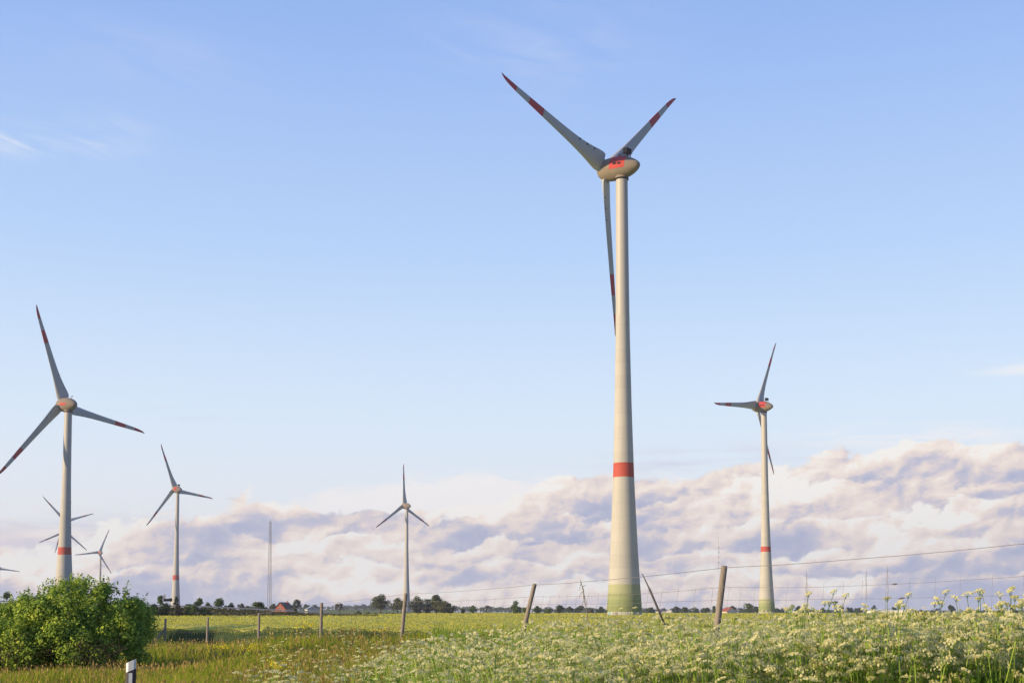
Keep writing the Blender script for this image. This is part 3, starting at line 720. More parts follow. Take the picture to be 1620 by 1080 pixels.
# ------------------------------------------------------------------ big bush
def big_bush():
    D = 36.; b = P(112, 1050, D); zb = float(gz(b.x, D)) - .1
    root = empty('bush', (b.x, D, zb), 'large rounded green leafy bush in the left foreground', 'bush')
    r = np.random.default_rng(21)
    # outline of the crown: px -> top row, gives the height of the lump there
    prof_x = [-75, -40, 0, 25, 50, 80, 110, 140, 165, 190, 215, 235, 248]; prof_y = [985, 972, 962, 950, 943, 928, 919, 917, 919, 928, 940, 962, 1000]
    cs = []; ns = []; sz = []; lobes = []
    for i in range(430):
        px = r.uniform(-70, 232); yt = np.interp(px, prof_x, prof_y)
        f_ = r.uniform(0, 1) ** .8                                    # 1 = skyline
        ztop = (HY - yt) / F * D - zb; z = ztop * (.12 + .80 * f_)
        depth = 1.9 * math.sqrt(max(.05, 1 - ((px - 95) / 175) ** 2)) * math.sqrt(max(.06, 1 - (z / max(ztop, .5)) ** 2.2))
        y = -depth * r.uniform(.75, 1.15) if i < 210 else (r.uniform(-.9, .7) if i < 340 else r.uniform(.2, depth * 1.1))
        y += r.normal(0, .12)
        x = (px - 810) / F * D - b.x; rad = r.uniform(.18, .42) * (1 if f_ < .8 else .75)
        if z + rad > ztop: z = ztop - rad * .85
        lobes.append((x, y, max(z, .15), rad))
    for (x, y, z, rad) in lobes:
        n = int(135 * (rad / .27) ** 2)
        # each lobe: shoots of leaves fanning up and out
        dv = unit(r.normal(size=(n, 3)) + np.array([-.05, -.35, .45])); q = r.uniform(.2, 1.05, n) ** .45
        c = np.array([x, y, z]) + dv * (q * rad)[:, None]
        cs.append(c); ns.append(unit(dv + r.normal(size=(n, 3)) * .42 + np.array([-.1, -.1, .2]))); sz.append(r.uniform(.055, .115, n))
    # upright shoots breaking the skyline
    for i in range(170):
        px = r.uniform(-60, 240); yt = np.interp(px, prof_x, prof_y); x = (px - 810) / F * D - b.x; z = (HY - yt) / F * D - zb
        n = 14; t_ = np.linspace(0, 1, n); L_ = r.uniform(.16, .36)
        dr = unit(np.array([r.normal(0, .35), r.normal(0, .3), 1.]))
        c = np.array([x, r.normal(-.1, .5), z - .17]) + dr * (t_ * L_)[:, None] + r.normal(0, .022, (n, 3))
        cs.append(c); ns.append(unit(r.normal(size=(n, 3)) + np.array([0, -.3, .3]))); sz.append(r.uniform(.045, .09, n))
    c = np.concatenate(cs); V = leaf_quads(c, np.concatenate(ns), np.concatenate(sz), .62, r)
    lm = leafmat('bush_leaves', [(0, (0.090, 0.156, 0.036)), (.35, (0.195, 0.312, 0.052)), (.65, (0.390, 0.525, 0.078)), (.88, (0.690, 0.753, 0.124)), (1, (0.880, 0.809, 0.221))], .32, clump=2.0)
    quads_obj('foliage', V, lm, root)
    # dark inner mass of twigs and stems
    m = MB()
    for i in range(60):
        a_ = r.uniform(0, 2 * math.pi); x0 = r.normal(0, .5); px = r.uniform(-60, 235)
        xe = (px - 810) / F * D - b.x; ze = ((HY - np.interp(px, prof_x, prof_y)) / F * D - zb) * r.uniform(.5, .93)
        ye = r.uniform(-1.3, .9)
        m.tube([(x0, r.normal(0, .3), 0), (xe * .5 + r.normal(0, .1), ye * .6, ze * .5), (xe, ye, ze)], [.03, .02, .006], 5)
    for i in range(260):                                              # bare dead twigs low in front
        xb = r.choice([(r.uniform(35, 95)), r.uniform(150, 225), r.uniform(-40, 240)]); x0 = (xb - 810) / F * D - b.x; z0 = r.uniform(.05, .95)
        y0 = -2.05 + r.normal(0, .2)
        m.tube([(x0, y0, z0), (x0 + r.normal(0, .12), y0 - .08, z0 + r.uniform(-.1, .25)), (x0 + r.normal(0, .25), y0 - .1, z0 + r.uniform(-.05, .45))], [.008, .006, .003], 4)
    m.build('branches', M['bark'], root)
    return root
big_bush()

# ------------------------------------------------------------------ rapeseed field
AZ = np.array([math.atan((q[0] - 810) / F) for q in POSTS]); ED_ = np.array([q[2] for q in POSTS], float)
def edgeD(az): return np.interp(az, np.concatenate([[-.6, -.34], AZ, [.55, .8]]), np.concatenate([[92, 82], ED_ + np.array([5, 6, 6, 6, 7, 8, 9, 9]), [18, 16]]))
def farD(az):
    return np.interp(az, [-.6, -.19, -.165, -.12, -.085, -.06, .6], [281, 281, 420, 470, 560, 1250, 1300])
CAN = -.93
def canopy_z(x, y, D):
    base = gz(x, y) + 1.27
    return np.minimum(base, CAN + .25) + .05 * np.sin(x * 1.7 + np.sin(y * .9) * 2) * np.sin(y * 1.3 + x * .4)
azs = np.linspace(-.58, .62, 260); rows = []
tt = np.linspace(0, 1, 90)
A, T = np.meshgrid(azs, tt, indexing='ij')
e, f_ = edgeD(A), farD(A)
Dd = e * (f_ / e) ** T
X, Y = np.sin(A) * Dd / np.cos(A), Dd.copy()
Z = canopy_z(X, Y, Dd) - .10 + rng.normal(0, .035, X.shape)
Vg = np.stack([X, Y, Z], -1)
skirt = Vg[:, :1].copy(); skirt[..., 2] = gz(skirt[..., 0], skirt[..., 1]) - .1; skirt[..., 1] -= .25
Vg = np.concatenate([skirt, Vg], 1); nr_ = Vg.shape[1]
ii, jj = np.meshgrid(np.arange(len(azs) - 1), np.arange(nr_ - 1), indexing='ij'); a = (ii * nr_ + jj).ravel()
def rapemat():
    m, nt, b = newmat('rape_canopy'); L = nt.links.new
    g = N(nt, 'ShaderNodeNewGeometry'); mp = N(nt, 'ShaderNodeMapping'); mp.inputs['Scale'].default_value = (1, .35, 1); L(g.outputs['Position'], mp.inputs[0])
    n1 = N(nt, 'ShaderNodeTexNoise'); n1.inputs['Scale'].default_value = 3.; n1.inputs['Detail'].default_value = 6; L(mp.outputs[0], n1.inputs['Vector'])
    n2 = N(nt, 'ShaderNodeTexNoise'); n2.inputs['Scale'].default_value = .05; n2.inputs['Detail'].default_value = 4; L(mp.outputs[0], n2.inputs['Vector'])
    ad = N(nt, 'ShaderNodeMath', operation='MULTIPLY_ADD'); L(n2.outputs['Fac'], ad.inputs[0]); ad.inputs[1].default_value = .55; L(n1.outputs['Fac'], ad.inputs[2])
    rp = N(nt, 'ShaderNodeValToRGB'); e = rp.color_ramp.elements
    e[0].position = .55; e[0].color = (.24, .26, .05, 1); e[1].position = 1.0; e[1].color = (.74, .69, .12, 1)
    k = e.new(.78); k.color = (.52, .50, .085, 1); L(ad.outputs[0], rp.inputs[0]); L(rp.outputs[0], b.inputs['Base Color'])
    b.inputs['Roughness'].default_value = .9; b.inputs['Specular IOR Level'].default_value = .1
    return m
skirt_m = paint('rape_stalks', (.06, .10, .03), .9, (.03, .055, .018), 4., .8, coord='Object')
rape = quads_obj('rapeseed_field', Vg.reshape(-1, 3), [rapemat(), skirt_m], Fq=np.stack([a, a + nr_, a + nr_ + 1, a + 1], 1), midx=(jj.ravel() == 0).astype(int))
tag(rape, 'yellow green rapeseed field stretching from the fence to the horizon', 'field', kind='stuff')
# leaves, stalk tops and blossoms over the canopy and down its front
n = 190000; r = np.random.default_rng(31)
A = r.uniform(-.5, .52, n); e, f_ = edgeD(A), np.minimum(farD(A), 700); T = r.uniform(0, 1, n) ** 1.25
Dd = e * (f_ / e) ** T; X = np.tan(A) * Dd; Z = canopy_z(X, Dd, Dd) + r.normal(0, .07, n)
front = r.uniform(0, 1, n) < np.where(A < -.1, .42, .22)
Dd = np.where(front, e - .35 + r.uniform(-.75, .35, n), Dd); X = np.tan(A) * Dd
ztop = canopy_z(X, Dd, Dd); zg = gz(X, Dd)
Z = np.where(front, zg + (ztop - zg) * r.uniform(0, 1, n) ** .8, Z)
size = np.maximum(.05, 1.5 * Dd / F) * r.uniform(.6, 1.3, n)
size = np.minimum(size, .55)
cen = np.stack([X, Dd, Z], 1); nor = unit(r.normal(size=(n, 3)) + np.array([0, -.2, .5]))
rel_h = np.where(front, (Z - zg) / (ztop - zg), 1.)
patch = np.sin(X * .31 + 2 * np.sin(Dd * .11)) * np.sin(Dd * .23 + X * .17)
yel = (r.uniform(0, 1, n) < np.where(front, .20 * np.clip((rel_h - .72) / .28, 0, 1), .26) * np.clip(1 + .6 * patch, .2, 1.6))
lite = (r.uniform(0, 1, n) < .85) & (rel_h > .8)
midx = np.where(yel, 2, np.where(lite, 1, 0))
V = leaf_quads(cen, nor, size, .7, r)
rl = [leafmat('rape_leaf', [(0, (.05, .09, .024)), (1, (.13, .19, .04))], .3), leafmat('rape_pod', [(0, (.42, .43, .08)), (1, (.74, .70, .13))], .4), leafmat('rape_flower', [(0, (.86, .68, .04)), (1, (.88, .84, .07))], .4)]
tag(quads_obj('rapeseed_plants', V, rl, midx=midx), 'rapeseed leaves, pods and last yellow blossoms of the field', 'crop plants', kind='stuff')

# ------------------------------------------------------------------ meadow grass
def fenceD(az): return np.interp(az, np.concatenate([[-.6], AZ, [.6]]), np.concatenate([[80], ED_, [9]]))
def grass(n, azr, dmin, dmaxf, hfun, mat, name, label, seed, wpx=1.3, head=0., headmat=None, pw=1.0):
    r = np.random.default_rng(seed)
    A = r.uniform(*azr, n); dm = dmaxf(A); u = r.uniform(0, 1, n) ** pw
    D = 1 / (1 / dmin + (1 / dm - 1 / dmin) * u); D = np.clip(D * r.uniform(.96, 1.04, n), dmin, None)
    X = np.tan(A) * D; zg = gz(X, D)
    h = hfun(X, D, r); w = np.maximum(.0045, wpx * D / F) * r.uniform(.6, 1.2, n)
    dr = r.uniform(0, 2 * math.pi, n); bend = r.uniform(.05, .5, n) * h
    wind = .10 * h
    bx, by = np.cos(dr) * bend + wind, np.sin(dr) * bend
    sd = np.stack([-np.sin(dr + r.normal(0, .8, n)), np.cos(dr), np.zeros(n)], 1) * .3 + np.array([.8, .0, 0]) ; sd = unit(sd) * w[:, None] * .5
    P0 = np.stack([X, D, zg - .03], 1); P1 = np.stack([X + bx * .25, D + by * .25, zg + h * .55], 1); P2 = np.stack([X + bx, D + by, zg + h * r.uniform(.92, 1., n)], 1)
    Vv = np.stack([P0 - sd, P0 + sd, P1 - sd * .8, P1 + sd * .8, P2 - sd * .15, P2 + sd * .15], 1).reshape(-1, 3)
    i6 = np.arange(n)[:, None] * 6
    Fq = np.concatenate([i6 + np.array([0, 1, 3, 2]), i6 + np.array([2, 3, 5, 4])])
    mi = np.zeros(2 * n, int)
    if head:
        k = np.where(r.uniform(0, 1, n) < head)[0]; hl = r.uniform(.05, .11, len(k)) * np.clip(D[k] / 25, 1, 1.6); hw = np.maximum(.006, .95 * D[k] / F) * r.uniform(.7, 1.3, len(k))
        ax = unit(P2[k] - P1[k]); c0 = P2[k] - ax * hl[:, None] * .5; c1 = P2[k] + ax * hl[:, None] * .5; s_ = unit(sd[k]) * hw[:, None]
        mid = (c0 + c1) / 2; Vh = np.stack([c0, mid + s_, c1, mid - s_], 1).reshape(-1, 3)
        b0 = len(Vv); Fh = np.arange(len(k) * 4).reshape(-1, 4) + b0
        Vv = np.concatenate([Vv, Vh]); Fq = np.concatenate([Fq, Fh]); mi = np.concatenate([mi, np.ones(len(k), int)])
    o = quads_obj(name, Vv, [mat] + ([headmat] if headmat else []), midx=mi, Fq=Fq)
    tag(o, label, 'grass', kind='stuff'); return o
gm1 = leafmat('meadow_grass', [(0, (0.169, 0.253, 0.021)), (.5, (0.304, 0.376, 0.030)), (.85, (0.459, 0.459, 0.050)), (1, (0.675, 0.557, 0.091))], .4, clump=.5)
gm2 = leafmat('dry_grass', [(0, (0.244, 0.203, 0.046)), (.5, (0.373, 0.277, 0.074)), (1, (0.518, 0.407, 0.115))], .4)
hm2 = leafmat('seed_heads', [(0, (0.292, 0.185, 0.067)), (.5, (0.438, 0.295, 0.104)), (1, (0.583, 0.462, 0.160))], .35)
nz = lambda x, y: .5 + .5 * np.sin(x * .8 + 1.7 * np.sin(y * .35)) * np.sin(y * .45 + x * .3)
front_of_bush = lambda x, y: 1 - .5 * (sstep(-3.5, -9.5, x) * sstep(13, 24, y) * sstep(44, 31, y))
azL = math.atan(-900 / F); azM = math.atan(-90 / F); azR = math.atan(880 / F)
grass(110000, (azL, azM + .06), 13.5, lambda A: fenceD(A) + 5, lambda x, y, r: r.uniform(.22, .55, len(x)) * (.6 + .75 * nz(x * 1.3, y)) * front_of_bush(x, y), gm1, 'meadow_grass', 'tall green meadow grass on the verge in the left foreground', 41)
grass(11000, (azL, azM + .05), 16, lambda A: fenceD(A) + 3, lambda x, y, r: r.uniform(.35, .68, len(x)) * (.75 + .45 * nz(x + 7, y)) * front_of_bush(x, y), gm2, 'dry_grass', 'reddish brown flowering grass with seed heads before the fence', 42, 1.0, .8, hm2, .75)
gm3 = leafmat('verge_green', [(0, (0.149, 0.287, 0.034)), (.5, (0.276, 0.437, 0.052)), (.85, (0.437, 0.529, 0.081)), (1, (0.575, 0.529, 0.127))], .5, clump=.5)
grass(64000, (azM - .02, azR), 7.2, lambda A: fenceD(A) + 8, lambda x, y, r: r.uniform(.45, 1.0, len(x)), gm3, 'verge_grass', 'dense green grass growing between the cow parsley on the right', 43, 1.5, .02, hm2)

# yellow rape blossoms strayed into the verge: small clumps
ym = rl[2]; gl = leafmat('weed_leaf', [(0, (.05, .10, .025)), (1, (.10, .17, .04))], .35)
YG = 'stray yellow flowering plants in the verge'
for px, py, D, lb in [(357, 1034, 40, 'yellow flowering plant in the grass below the second fence post'), (398, 1041, 36, 'yellow flowering plant in the grass below the third fence post'), (440, 1078, 24, 'yellow flower clump at the bottom edge of the grass'), (487, 990, 56, 'tall yellow flowering plant left of the fourth fence post')]:
    t = P(px, py, D); zb = float(gz(t.x, D)); r = np.random.default_rng(px); root = empty('yellow_flower', (t.x, D, zb), lb, 'flower', YG)
    H = max(t.z - zb, .5) + .1; m = MB(); cs = []; sc_ = D / 40
    for i in range(11):
        a_ = r.normal(0, .25 * sc_, 2); m.tube([(a_[0] * .3, a_[1] * .3, 0), (a_[0] * .7, a_[1] * .7, H * .6), (a_[0], a_[1], H * r.uniform(.8, 1.05))], [.008, .007, .004], 4)
        cs.append(np.array([a_[0], a_[1], H * r.uniform(.86, 1.05)]) + r.normal(0, .045, (14, 3)))
    m.build('stems', gl, root)
    c = np.concatenate(cs); quads_obj('blossoms', leaf_quads(c, unit(r.normal(size=c.shape) + np.array([0, -.3, .6])), r.uniform(.03, .055, len(c)) * max(1, sc_), .9, r), ym, root)

# ------------------------------------------------------------------ cow parsley
pm_w = leafmat('umbel_white', [(0, (.74, .70, .34)), (.5, (.84, .80, .42)), (1, (.88, .86, .54))], .5, .7)
pm_y = leafmat('umbel_fading', [(0, (0.408, 0.425, 0.126)), (1, (0.600, 0.575, 0.243))], .35, .7)
pm_s = leafmat('parsley_stem', [(0, (0.194, 0.324, 0.053)), (1, (0.389, 0.540, 0.089))], .3)
pm_l = leafmat('parsley_leaf', [(0, (0.157, 0.306, 0.041)), (1, (0.347, 0.520, 0.071))], .4)
def parsley(r, lod):
    """one plant, about 1 m tall -> (verts, quads, material index)"""
    Vs = []; Fs = []; Ms = []; n0 = 0
    def stick(p0, p1, w0, w1, m):
        nonlocal n0
        p0 = np.array(p0, float); p1 = np.array(p1, float); s_ = np.array([1., .35, 0]) / 1.06
        Vs.append(np.stack([p0 - s_ * w0, p0 + s_ * w0, p1 + s_ * w1, p1 - s_ * w1])); Fs.append(np.arange(4)[None] + n0); Ms.append([m]); n0 += 4
    def flat(c, n_, s_, asp, m):
        nonlocal n0
        V = leaf_quads(c, n_, s_, asp, r); Vs.append(V); Fs.append(np.arange(len(V)).reshape(-1, 4) + n0); Ms.append([m] * (len(V) // 4)); n0 += len(V)
    nb = r.integers(4, 8); lean = r.normal(0, .07, 2)
    tops = []
    stick((0, 0, 0), (lean[0] * .5, lean[1] * .5, .5), .006, .005, 2)
    for i in range(nb):
        a_ = 2 * math.pi * i / nb + r.uniform(-.5, .5); sp = r.uniform(.05, .26); zt = r.uniform(.72, 1.04)
        z0 = r.uniform(.3, .62); p0 = np.array([lean[0] * z0, lean[1] * z0, z0])
        p1 = np.array([lean[0] + math.cos(a_) * sp, lean[1] + math.sin(a_) * sp, zt])
        mid = (p0 + p1) / 2 + np.array([math.cos(a_), math.sin(a_), 0]) * sp * .18
        stick(p0, mid, .004, .0035, 2); stick(mid, p1, .0035, .003, 2); tops.append(p1)
    for p1 in tops:
        ru = r.uniform(.027, .046); k = r.integers(9, 14) if lod == 0 else 7
        a_ = np.arange(k) * 2.4 + r.uniform(0, 6); q = np.sqrt((np.arange(k) + .5) / k) * ru
        tn = r.normal(0, .22, 2)
        c = np.stack([p1[0] + np.cos(a_) * q, p1[1] + np.sin(a_) * q, p1[2] + .022 - 8. * q ** 2 * .9 + tn[0] * np.cos(a_) * q + tn[1] * np.sin(a_) * q], 1)
        if lod == 0:
            for cc in c: stick(p1 - np.array([0, 0, .012]), cc, .0012, .001, 2)
        m_ = 0 if r.uniform() < .8 else 1
        flat(c, unit(r.normal(size=(k, 3)) * .28 + np.array([-.60, -.45, .62])), r.uniform(.017, .026, k) * (1 if lod == 0 else 1.6), .9, m_)
        if lod == 0: flat(c + r.normal(0, .004, c.shape), unit(r.normal(size=(k, 3)) * .6 + np.array([-.6, -.4, .4])), r.uniform(.010, .017, k), .9, m_)
    kl = 36 if lod == 0 else 20
    z = r.uniform(.08, .68, kl); a_ = r.uniform(0, 6.28, kl); q = r.uniform(.03, .22, kl) * (1.1 - z)
    flat(np.stack([np.cos(a_) * q, np.sin(a_) * q, z], 1), unit(r.normal(size=(kl, 3)) + np.array([0, -.3, .8])), r.uniform(.05, .13, kl), .5, 3)
    return np.concatenate(Vs), np.concatenate(Fs), np.concatenate(Ms)
rp_ = np.random.default_rng(77)
ARCH = [[parsley(rp_, lod) for _ in range(14)] for lod in (0, 1)]
def place(pts, h, lod, r):
    Vs = []; Fs = []; Ms = []; n0 = 0
    arch = r.integers(0, 14, len(pts)); ang = r.uniform(0, 6.28, len(pts))
    for p_, hh, k, a_ in zip(pts, h, arch, ang):
        V, Fq, mi = ARCH[lod][k]; c, s_ = math.cos(a_), math.sin(a_)
        W = np.empty_like(V); W[:, 0] = V[:, 0] * c - V[:, 1] * s_; W[:, 1] = V[:, 0] * s_ + V[:, 1] * c; W[:, 2] = V[:, 2] * hh
        Vs.append(W + p_); Fs.append(Fq + n0); Ms.append(mi); n0 += len(V)
    return np.concatenate(Vs), np.concatenate(Fs), np.concatenate(Ms)
r = np.random.default_rng(91)
def stand(n, px0, px1, d0, dmaxf, keep):
    A = np.arctan((r.uniform(px0, px1, n) - 810) / F); dm = dmaxf(A); D = 1 / np.sqrt(1 / d0 ** 2 + (1 / dm ** 2 - 1 / d0 ** 2) * r.uniform(0, 1, n))
    X = np.tan(A) * D; px = 810 + F * X / D; k = keep(px, D, X); X, D, px = X[k], D[k], px[k]
    return np.stack([X, D, gz(X, D) - .02], 1), D, px
left_edge = lambda D: np.interp(D, [8, 10, 14, 20, 30, 44], [800, 720, 660, 640, 655, 690])
PMATS = [pm_w, pm_y, pm_s, pm_l]
pts, D, px = stand(4100, 560, 1730, 8.4, lambda A: np.minimum(fenceD(A) + 9, 42), lambda px, D, X: (px > left_edge(D) + r.normal(0, 75, len(px))) & (r.uniform(0, 1, len(px)) < .22 + .78 * (np.sin(X * 2.1 + np.sin(D * 1.3)) * np.sin(D * .9 + X) > -.3)))
ztop = np.interp(D, [8, 11, 15, 18, 21, 25, 40], [-.34, -.31, -.35, -.33, -.2, -.08, -.03]) + np.interp(px, [600, 850, 1100, 1180, 1350, 1700], [-.14, -.07, 0, .02, .12, .2]) + r.normal(0, .075, len(px)) + .07 * np.sin(pts[:, 0] * 1.7 + np.sin(D * .9)) * np.sin(D * 1.1 + pts[:, 0])
yb = np.interp(px, [620, 700, 800, 900, 1000, 1150, 1300, 1700], [1018, 1002, 989, 977, 971, 970, 967, 962]) + np.abs(r.normal(0, 7, len(px)))
ztop = np.minimum(ztop, (HY - yb) / F * D)
ht = np.clip(ztop - pts[:, 2], .5, 1.75)
near = D < 17
V, Fq, mi = place(pts[near], ht[near], 0, r)
tag(quads_obj('cow_parsley', V, PMATS, midx=mi, Fq=Fq), 'dense white flowering cow parsley covering the right foreground', 'wildflowers', kind='stuff')
V, Fq, mi = place(pts[~near], ht[~near], 1, r)
tag(quads_obj('cow_parsley', V, PMATS, midx=mi, Fq=Fq), 'farther white cow parsley around the fence posts', 'wildflowers', kind='stuff')
pts, D, px = stand(95, 380, 720, 14, lambda A: np.minimum(fenceD(A) + 2, 45), lambda px, D, X: px < left_edge(D))
V, Fq, mi = place(pts, r.uniform(.65, .95, len(pts)), 1, r)
tag(quads_obj('cow_parsley', V, PMATS, midx=mi, Fq=Fq), 'scattered white cow parsley in the grass left of the dense stand', 'wildflowers', kind='stuff')
# single tall plants standing above the mass
TG = 'tall cow parsley plants above the stand'
for px, yt, D, lb in [(1250, 943, 13, 'tall pale cow parsley with spread heads just right of the right turbine foot'), (1266, 947, 14, 'tall cow parsley close behind the one right of the turbine'), (1318, 955, 12, 'cow parsley standing slightly proud left of the steeple'),
        (1370, 950, 12.5, 'tall cow parsley in front of the white sheds'), (1402, 948, 11.5, 'tall yellowish cow parsley right of the white sheds'), (1426, 946, 12, 'tall cow parsley with a leaning head right of the sheds'), (1448, 953, 11, 'cow parsley just right of the leaning head'), (1480, 957, 12, 'cow parsley between the leaning head and the lone dark tree'),
        (1545, 941, 10.5, 'tall cow parsley right of the lone dark tree'), (1566, 931, 10.5, 'tallest cow parsley, reaching the second fence wire'), (1590, 945, 10, 'cow parsley right of the tallest one'), (1608, 936, 10.5, 'tall cow parsley at the right picture edge'), *[(q_, y_, d_, 'tall cow parsley in the cluster rising at the right picture edge') for q_, y_, d_ in ((1534, 947, 11), (1555, 938, 10), (1575, 941, 11.5), (1599, 934, 10.8), (1616, 929, 10.2), (1580, 951, 12), (1627, 938, 11))], *[(q_, y_, d_, 'cow parsley in the cluster just right of the right turbine foot') for q_, y_, d_ in ((1243, 949, 12.2), (1258, 945, 13.6), (1272, 951, 12.6))], (983, 962, 20, 'cow parsley in front of the green tower foot'), (905, 966, 22, 'cow parsley left of the green tower foot')]:
    t = P(px, yt, D); zb = float(gz(t.x, D)); V, Fq, mi = ARCH[0][(px * 3) % 14]
    V = V.copy(); V[:, 2] *= (t.z - zb); root = empty('cow_parsley_plant', (t.x, D, zb), lb, 'wildflower', TG)
    um = np.where(mi < 2)[0]; cut = np.where(np.diff(um) > 1)[0] + 1
    for nm_, sel in [('umbel', q_) for q_ in np.split(um, cut)] + [('stems', mi == 2), ('leaves', mi == 3)]:
        Fs = Fq[sel]; uq, inv = np.unique(Fs, return_inverse=True)
        quads_obj(nm_, V[uq], PMATS, root, midx=mi[sel], Fq=inv.reshape(-1, 4))
# dry stalks on the right
for px, y0, D, lb in [(1276, 905, 12, 'dry grass stalk just right of the right turbine'), (1370, 903, 11.5, 'tall dry stalk in front of the bright cloud patch'), (1404, 897, 11, 'tallest dry stalk near the top wire')]:
    t = np.array(P(px, y0, D)); zb = float(gz(t[0], D)); H = t[2] - zb; m = MB(); rr = np.random.default_rng(px); dx = rr.normal(0, .06)
    m.tube([(-dx, 0, 0), (-dx * .5, 0, H * .5), (0, 0, H)], [.0015, .0013, .0008], 5)
    for k in range(14):
        z = H * (1 - .012 * k); s_ = rr.choice([-1, 1]); m.tube([(0, 0, z - .03), (s_ * rr.uniform(.003, .009), 0, z + .014)], [.0013, .0007], 4)
    tag(m.build('dry_stalk', M['dry'], loc=(t[0], D, zb)), lb, 'dry stalk', 'dry grass stalks above the parsley')

# ------------------------------------------------------------------ sky
SUN_AZ = rd(-116); SUN_EL = rd(13.5)
sdir = Vector((math.sin(SUN_AZ) * math.cos(SUN_EL), math.cos(SUN_AZ) * math.cos(SUN_EL), math.sin(SUN_EL)))
def build_world():
    w = bpy.data.worlds.new('World'); bpy.context.scene.world = w; w.use_nodes = True
    nt = w.node_tree; L = nt.links.new; bg = nt.nodes['Background']
    def val(x): n = N(nt, 'ShaderNodeValue'); n.outputs[0].default_value = x; return n.outputs[0]
    def mth(op, a, b=None, c=None, clamp=False):
        n = N(nt, 'ShaderNodeMath', operation=op); n.use_clamp = clamp
        for i, x in enumerate((a, b, c)):
            if x is None: continue
            if isinstance(x, (int, float)): n.inputs[i].default_value = x
            else: L(x, n.inputs[i])
        return n.outputs[0]
    def smooth(x, a, b):
        n = N(nt, 'ShaderNodeMapRange'); n.interpolation_type = 'SMOOTHSTEP'; n.inputs[1].default_value = a; n.inputs[2].default_value = b
        L(x, n.inputs[0]); return n.outputs[0]
    def comb(x, y, z=0.):
        n = N(nt, 'ShaderNodeCombineXYZ')
        for i, q in enumerate((x, y, z)):
            if isinstance(q, (int, float)): n.inputs[i].default_value = q
            else: L(q, n.inputs[i])
        return n.outputs[0]
    def noise(v, scale, detail=6, rough=.55, dist=0.):
        n = N(nt, 'ShaderNodeTexNoise', noise_dimensions='2D'); n.inputs['Scale'].default_value = scale; n.inputs['Detail'].default_value = detail; n.inputs['Roughness'].default_value = rough; n.inputs['Distortion'].default_value = dist
        L(v, n.inputs['Vector']); return n.outputs['Fac']
    def puffs(v, scale, detail=4, rough=.5):
        n = N(nt, 'ShaderNodeTexVoronoi', voronoi_dimensions='2D'); n.feature = 'F1'; n.inputs['Scale'].default_value = scale
        n.inputs['Detail'].default_value = detail; n.inputs['Roughness'].default_value = rough; n.normalize = True
        L(v, n.inputs['Vector']); return mth('SUBTRACT', 1., n.outputs['Distance'])
    def curve(x, pts):
        """x already 0..1"""
        n = N(nt, 'ShaderNodeFloatCurve'); c = n.mapping.curves[0]
        while len(c.points) < len(pts): c.points.new(.5, .5)
        for i, (px, py) in enumerate(pts): c.points[i].location = (px, py); c.points[i].handle_type = 'AUTO_CLAMPED'
        n.mapping.update(); L(x, n.inputs['Value']); return n.outputs[0]
    def mix(f, a, b):
        n = N(nt, 'ShaderNodeMix', data_type='RGBA')
        if isinstance(f, (int, float)): n.inputs[0].default_value = f
        else: L(f, n.inputs[0])
        for i, q in ((6, a), (7, b)):
            if isinstance(q, tuple): n.inputs[i].default_value = rgb(q)
            else: L(q, n.inputs[i])
        return n.outputs[2]
    def ramp(f, pts):
        n = N(nt, 'ShaderNodeValToRGB'); e = n.color_ramp.elements
        while len(e) < len(pts): e.new(.5)
        for i, (p_, c_) in enumerate(pts): e[i].position = p_; e[i].color = rgb(c_)
        L(f, n.inputs[0]); return n.outputs[0]
    tc = N(nt, 'ShaderNodeTexCoord'); nv = N(nt, 'ShaderNodeVectorMath', operation='NORMALIZE'); L(tc.outputs['Generated'], nv.inputs[0])
    sp = N(nt, 'ShaderNodeSeparateXYZ'); L(nv.outputs[0], sp.inputs[0])
    az = mth('ARCTAN2', sp.outputs[0], sp.outputs[1]); el = mth('ARCSINE', sp.outputs[2])
    X = mth('MULTIPLY', az, 19.5); Y = mth('MULTIPLY', el, 19.5)       # about one unit per 2.9 degrees
    def ae(px, py):
        d = P(px, py, 1000.).normalized(); return math.atan2(d.x, d.y) * 19.5, math.asin(d.z) * 19.5
    # clear sky: physical sky blended with the evening haze gradient
    sky = N(nt, 'ShaderNodeTexSky'); sky.sky_type = 'NISHITA'; sky.sun_disc = False; sky.sun_elevation = SUN_EL; sky.sun_rotation = SUN_AZ % (2 * math.pi)
    sky.air_density = 1.0; sky.dust_density = 1.0; sky.ozone_density = 1.5
    K = 10.0                                                           # background strength is 0.1
    k = lambda c: tuple(x * K for x in c)
    elf = mth('DIVIDE', el, .6, clamp=True)
    grad = ramp(elf, [(0, (.92, .95, 1.0)), (.12, (.99, 1.02, 1.08)), (.27, (.82, .97, 1.15)), (.47, (.57, .78, 1.13)), (.75, (.36, .56, 1.04)), (1., (.27, .45, .94))])
    gs = N(nt, 'ShaderNodeVectorMath', operation='SCALE'); L(grad, gs.inputs[0]); 
    # sky outside the view dimmed and blued to deepen shade, less on the left
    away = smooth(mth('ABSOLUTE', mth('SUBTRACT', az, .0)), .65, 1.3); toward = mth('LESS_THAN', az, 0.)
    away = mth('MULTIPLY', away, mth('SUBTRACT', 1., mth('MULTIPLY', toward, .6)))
    gs.inputs['Scale'].default_value = K
    base = mix(.82, sky.outputs[0], gs.outputs[0])
    # ---- cumulus bank
    Xn = mth('MULTIPLY_ADD', X, 1 / 20., .5, True)                     # -10..10 -> 0..1
    def prof(pts): return [(ae(*q)[0] / 20. + .5, ae(*q)[1] / 5.) for q in pts]
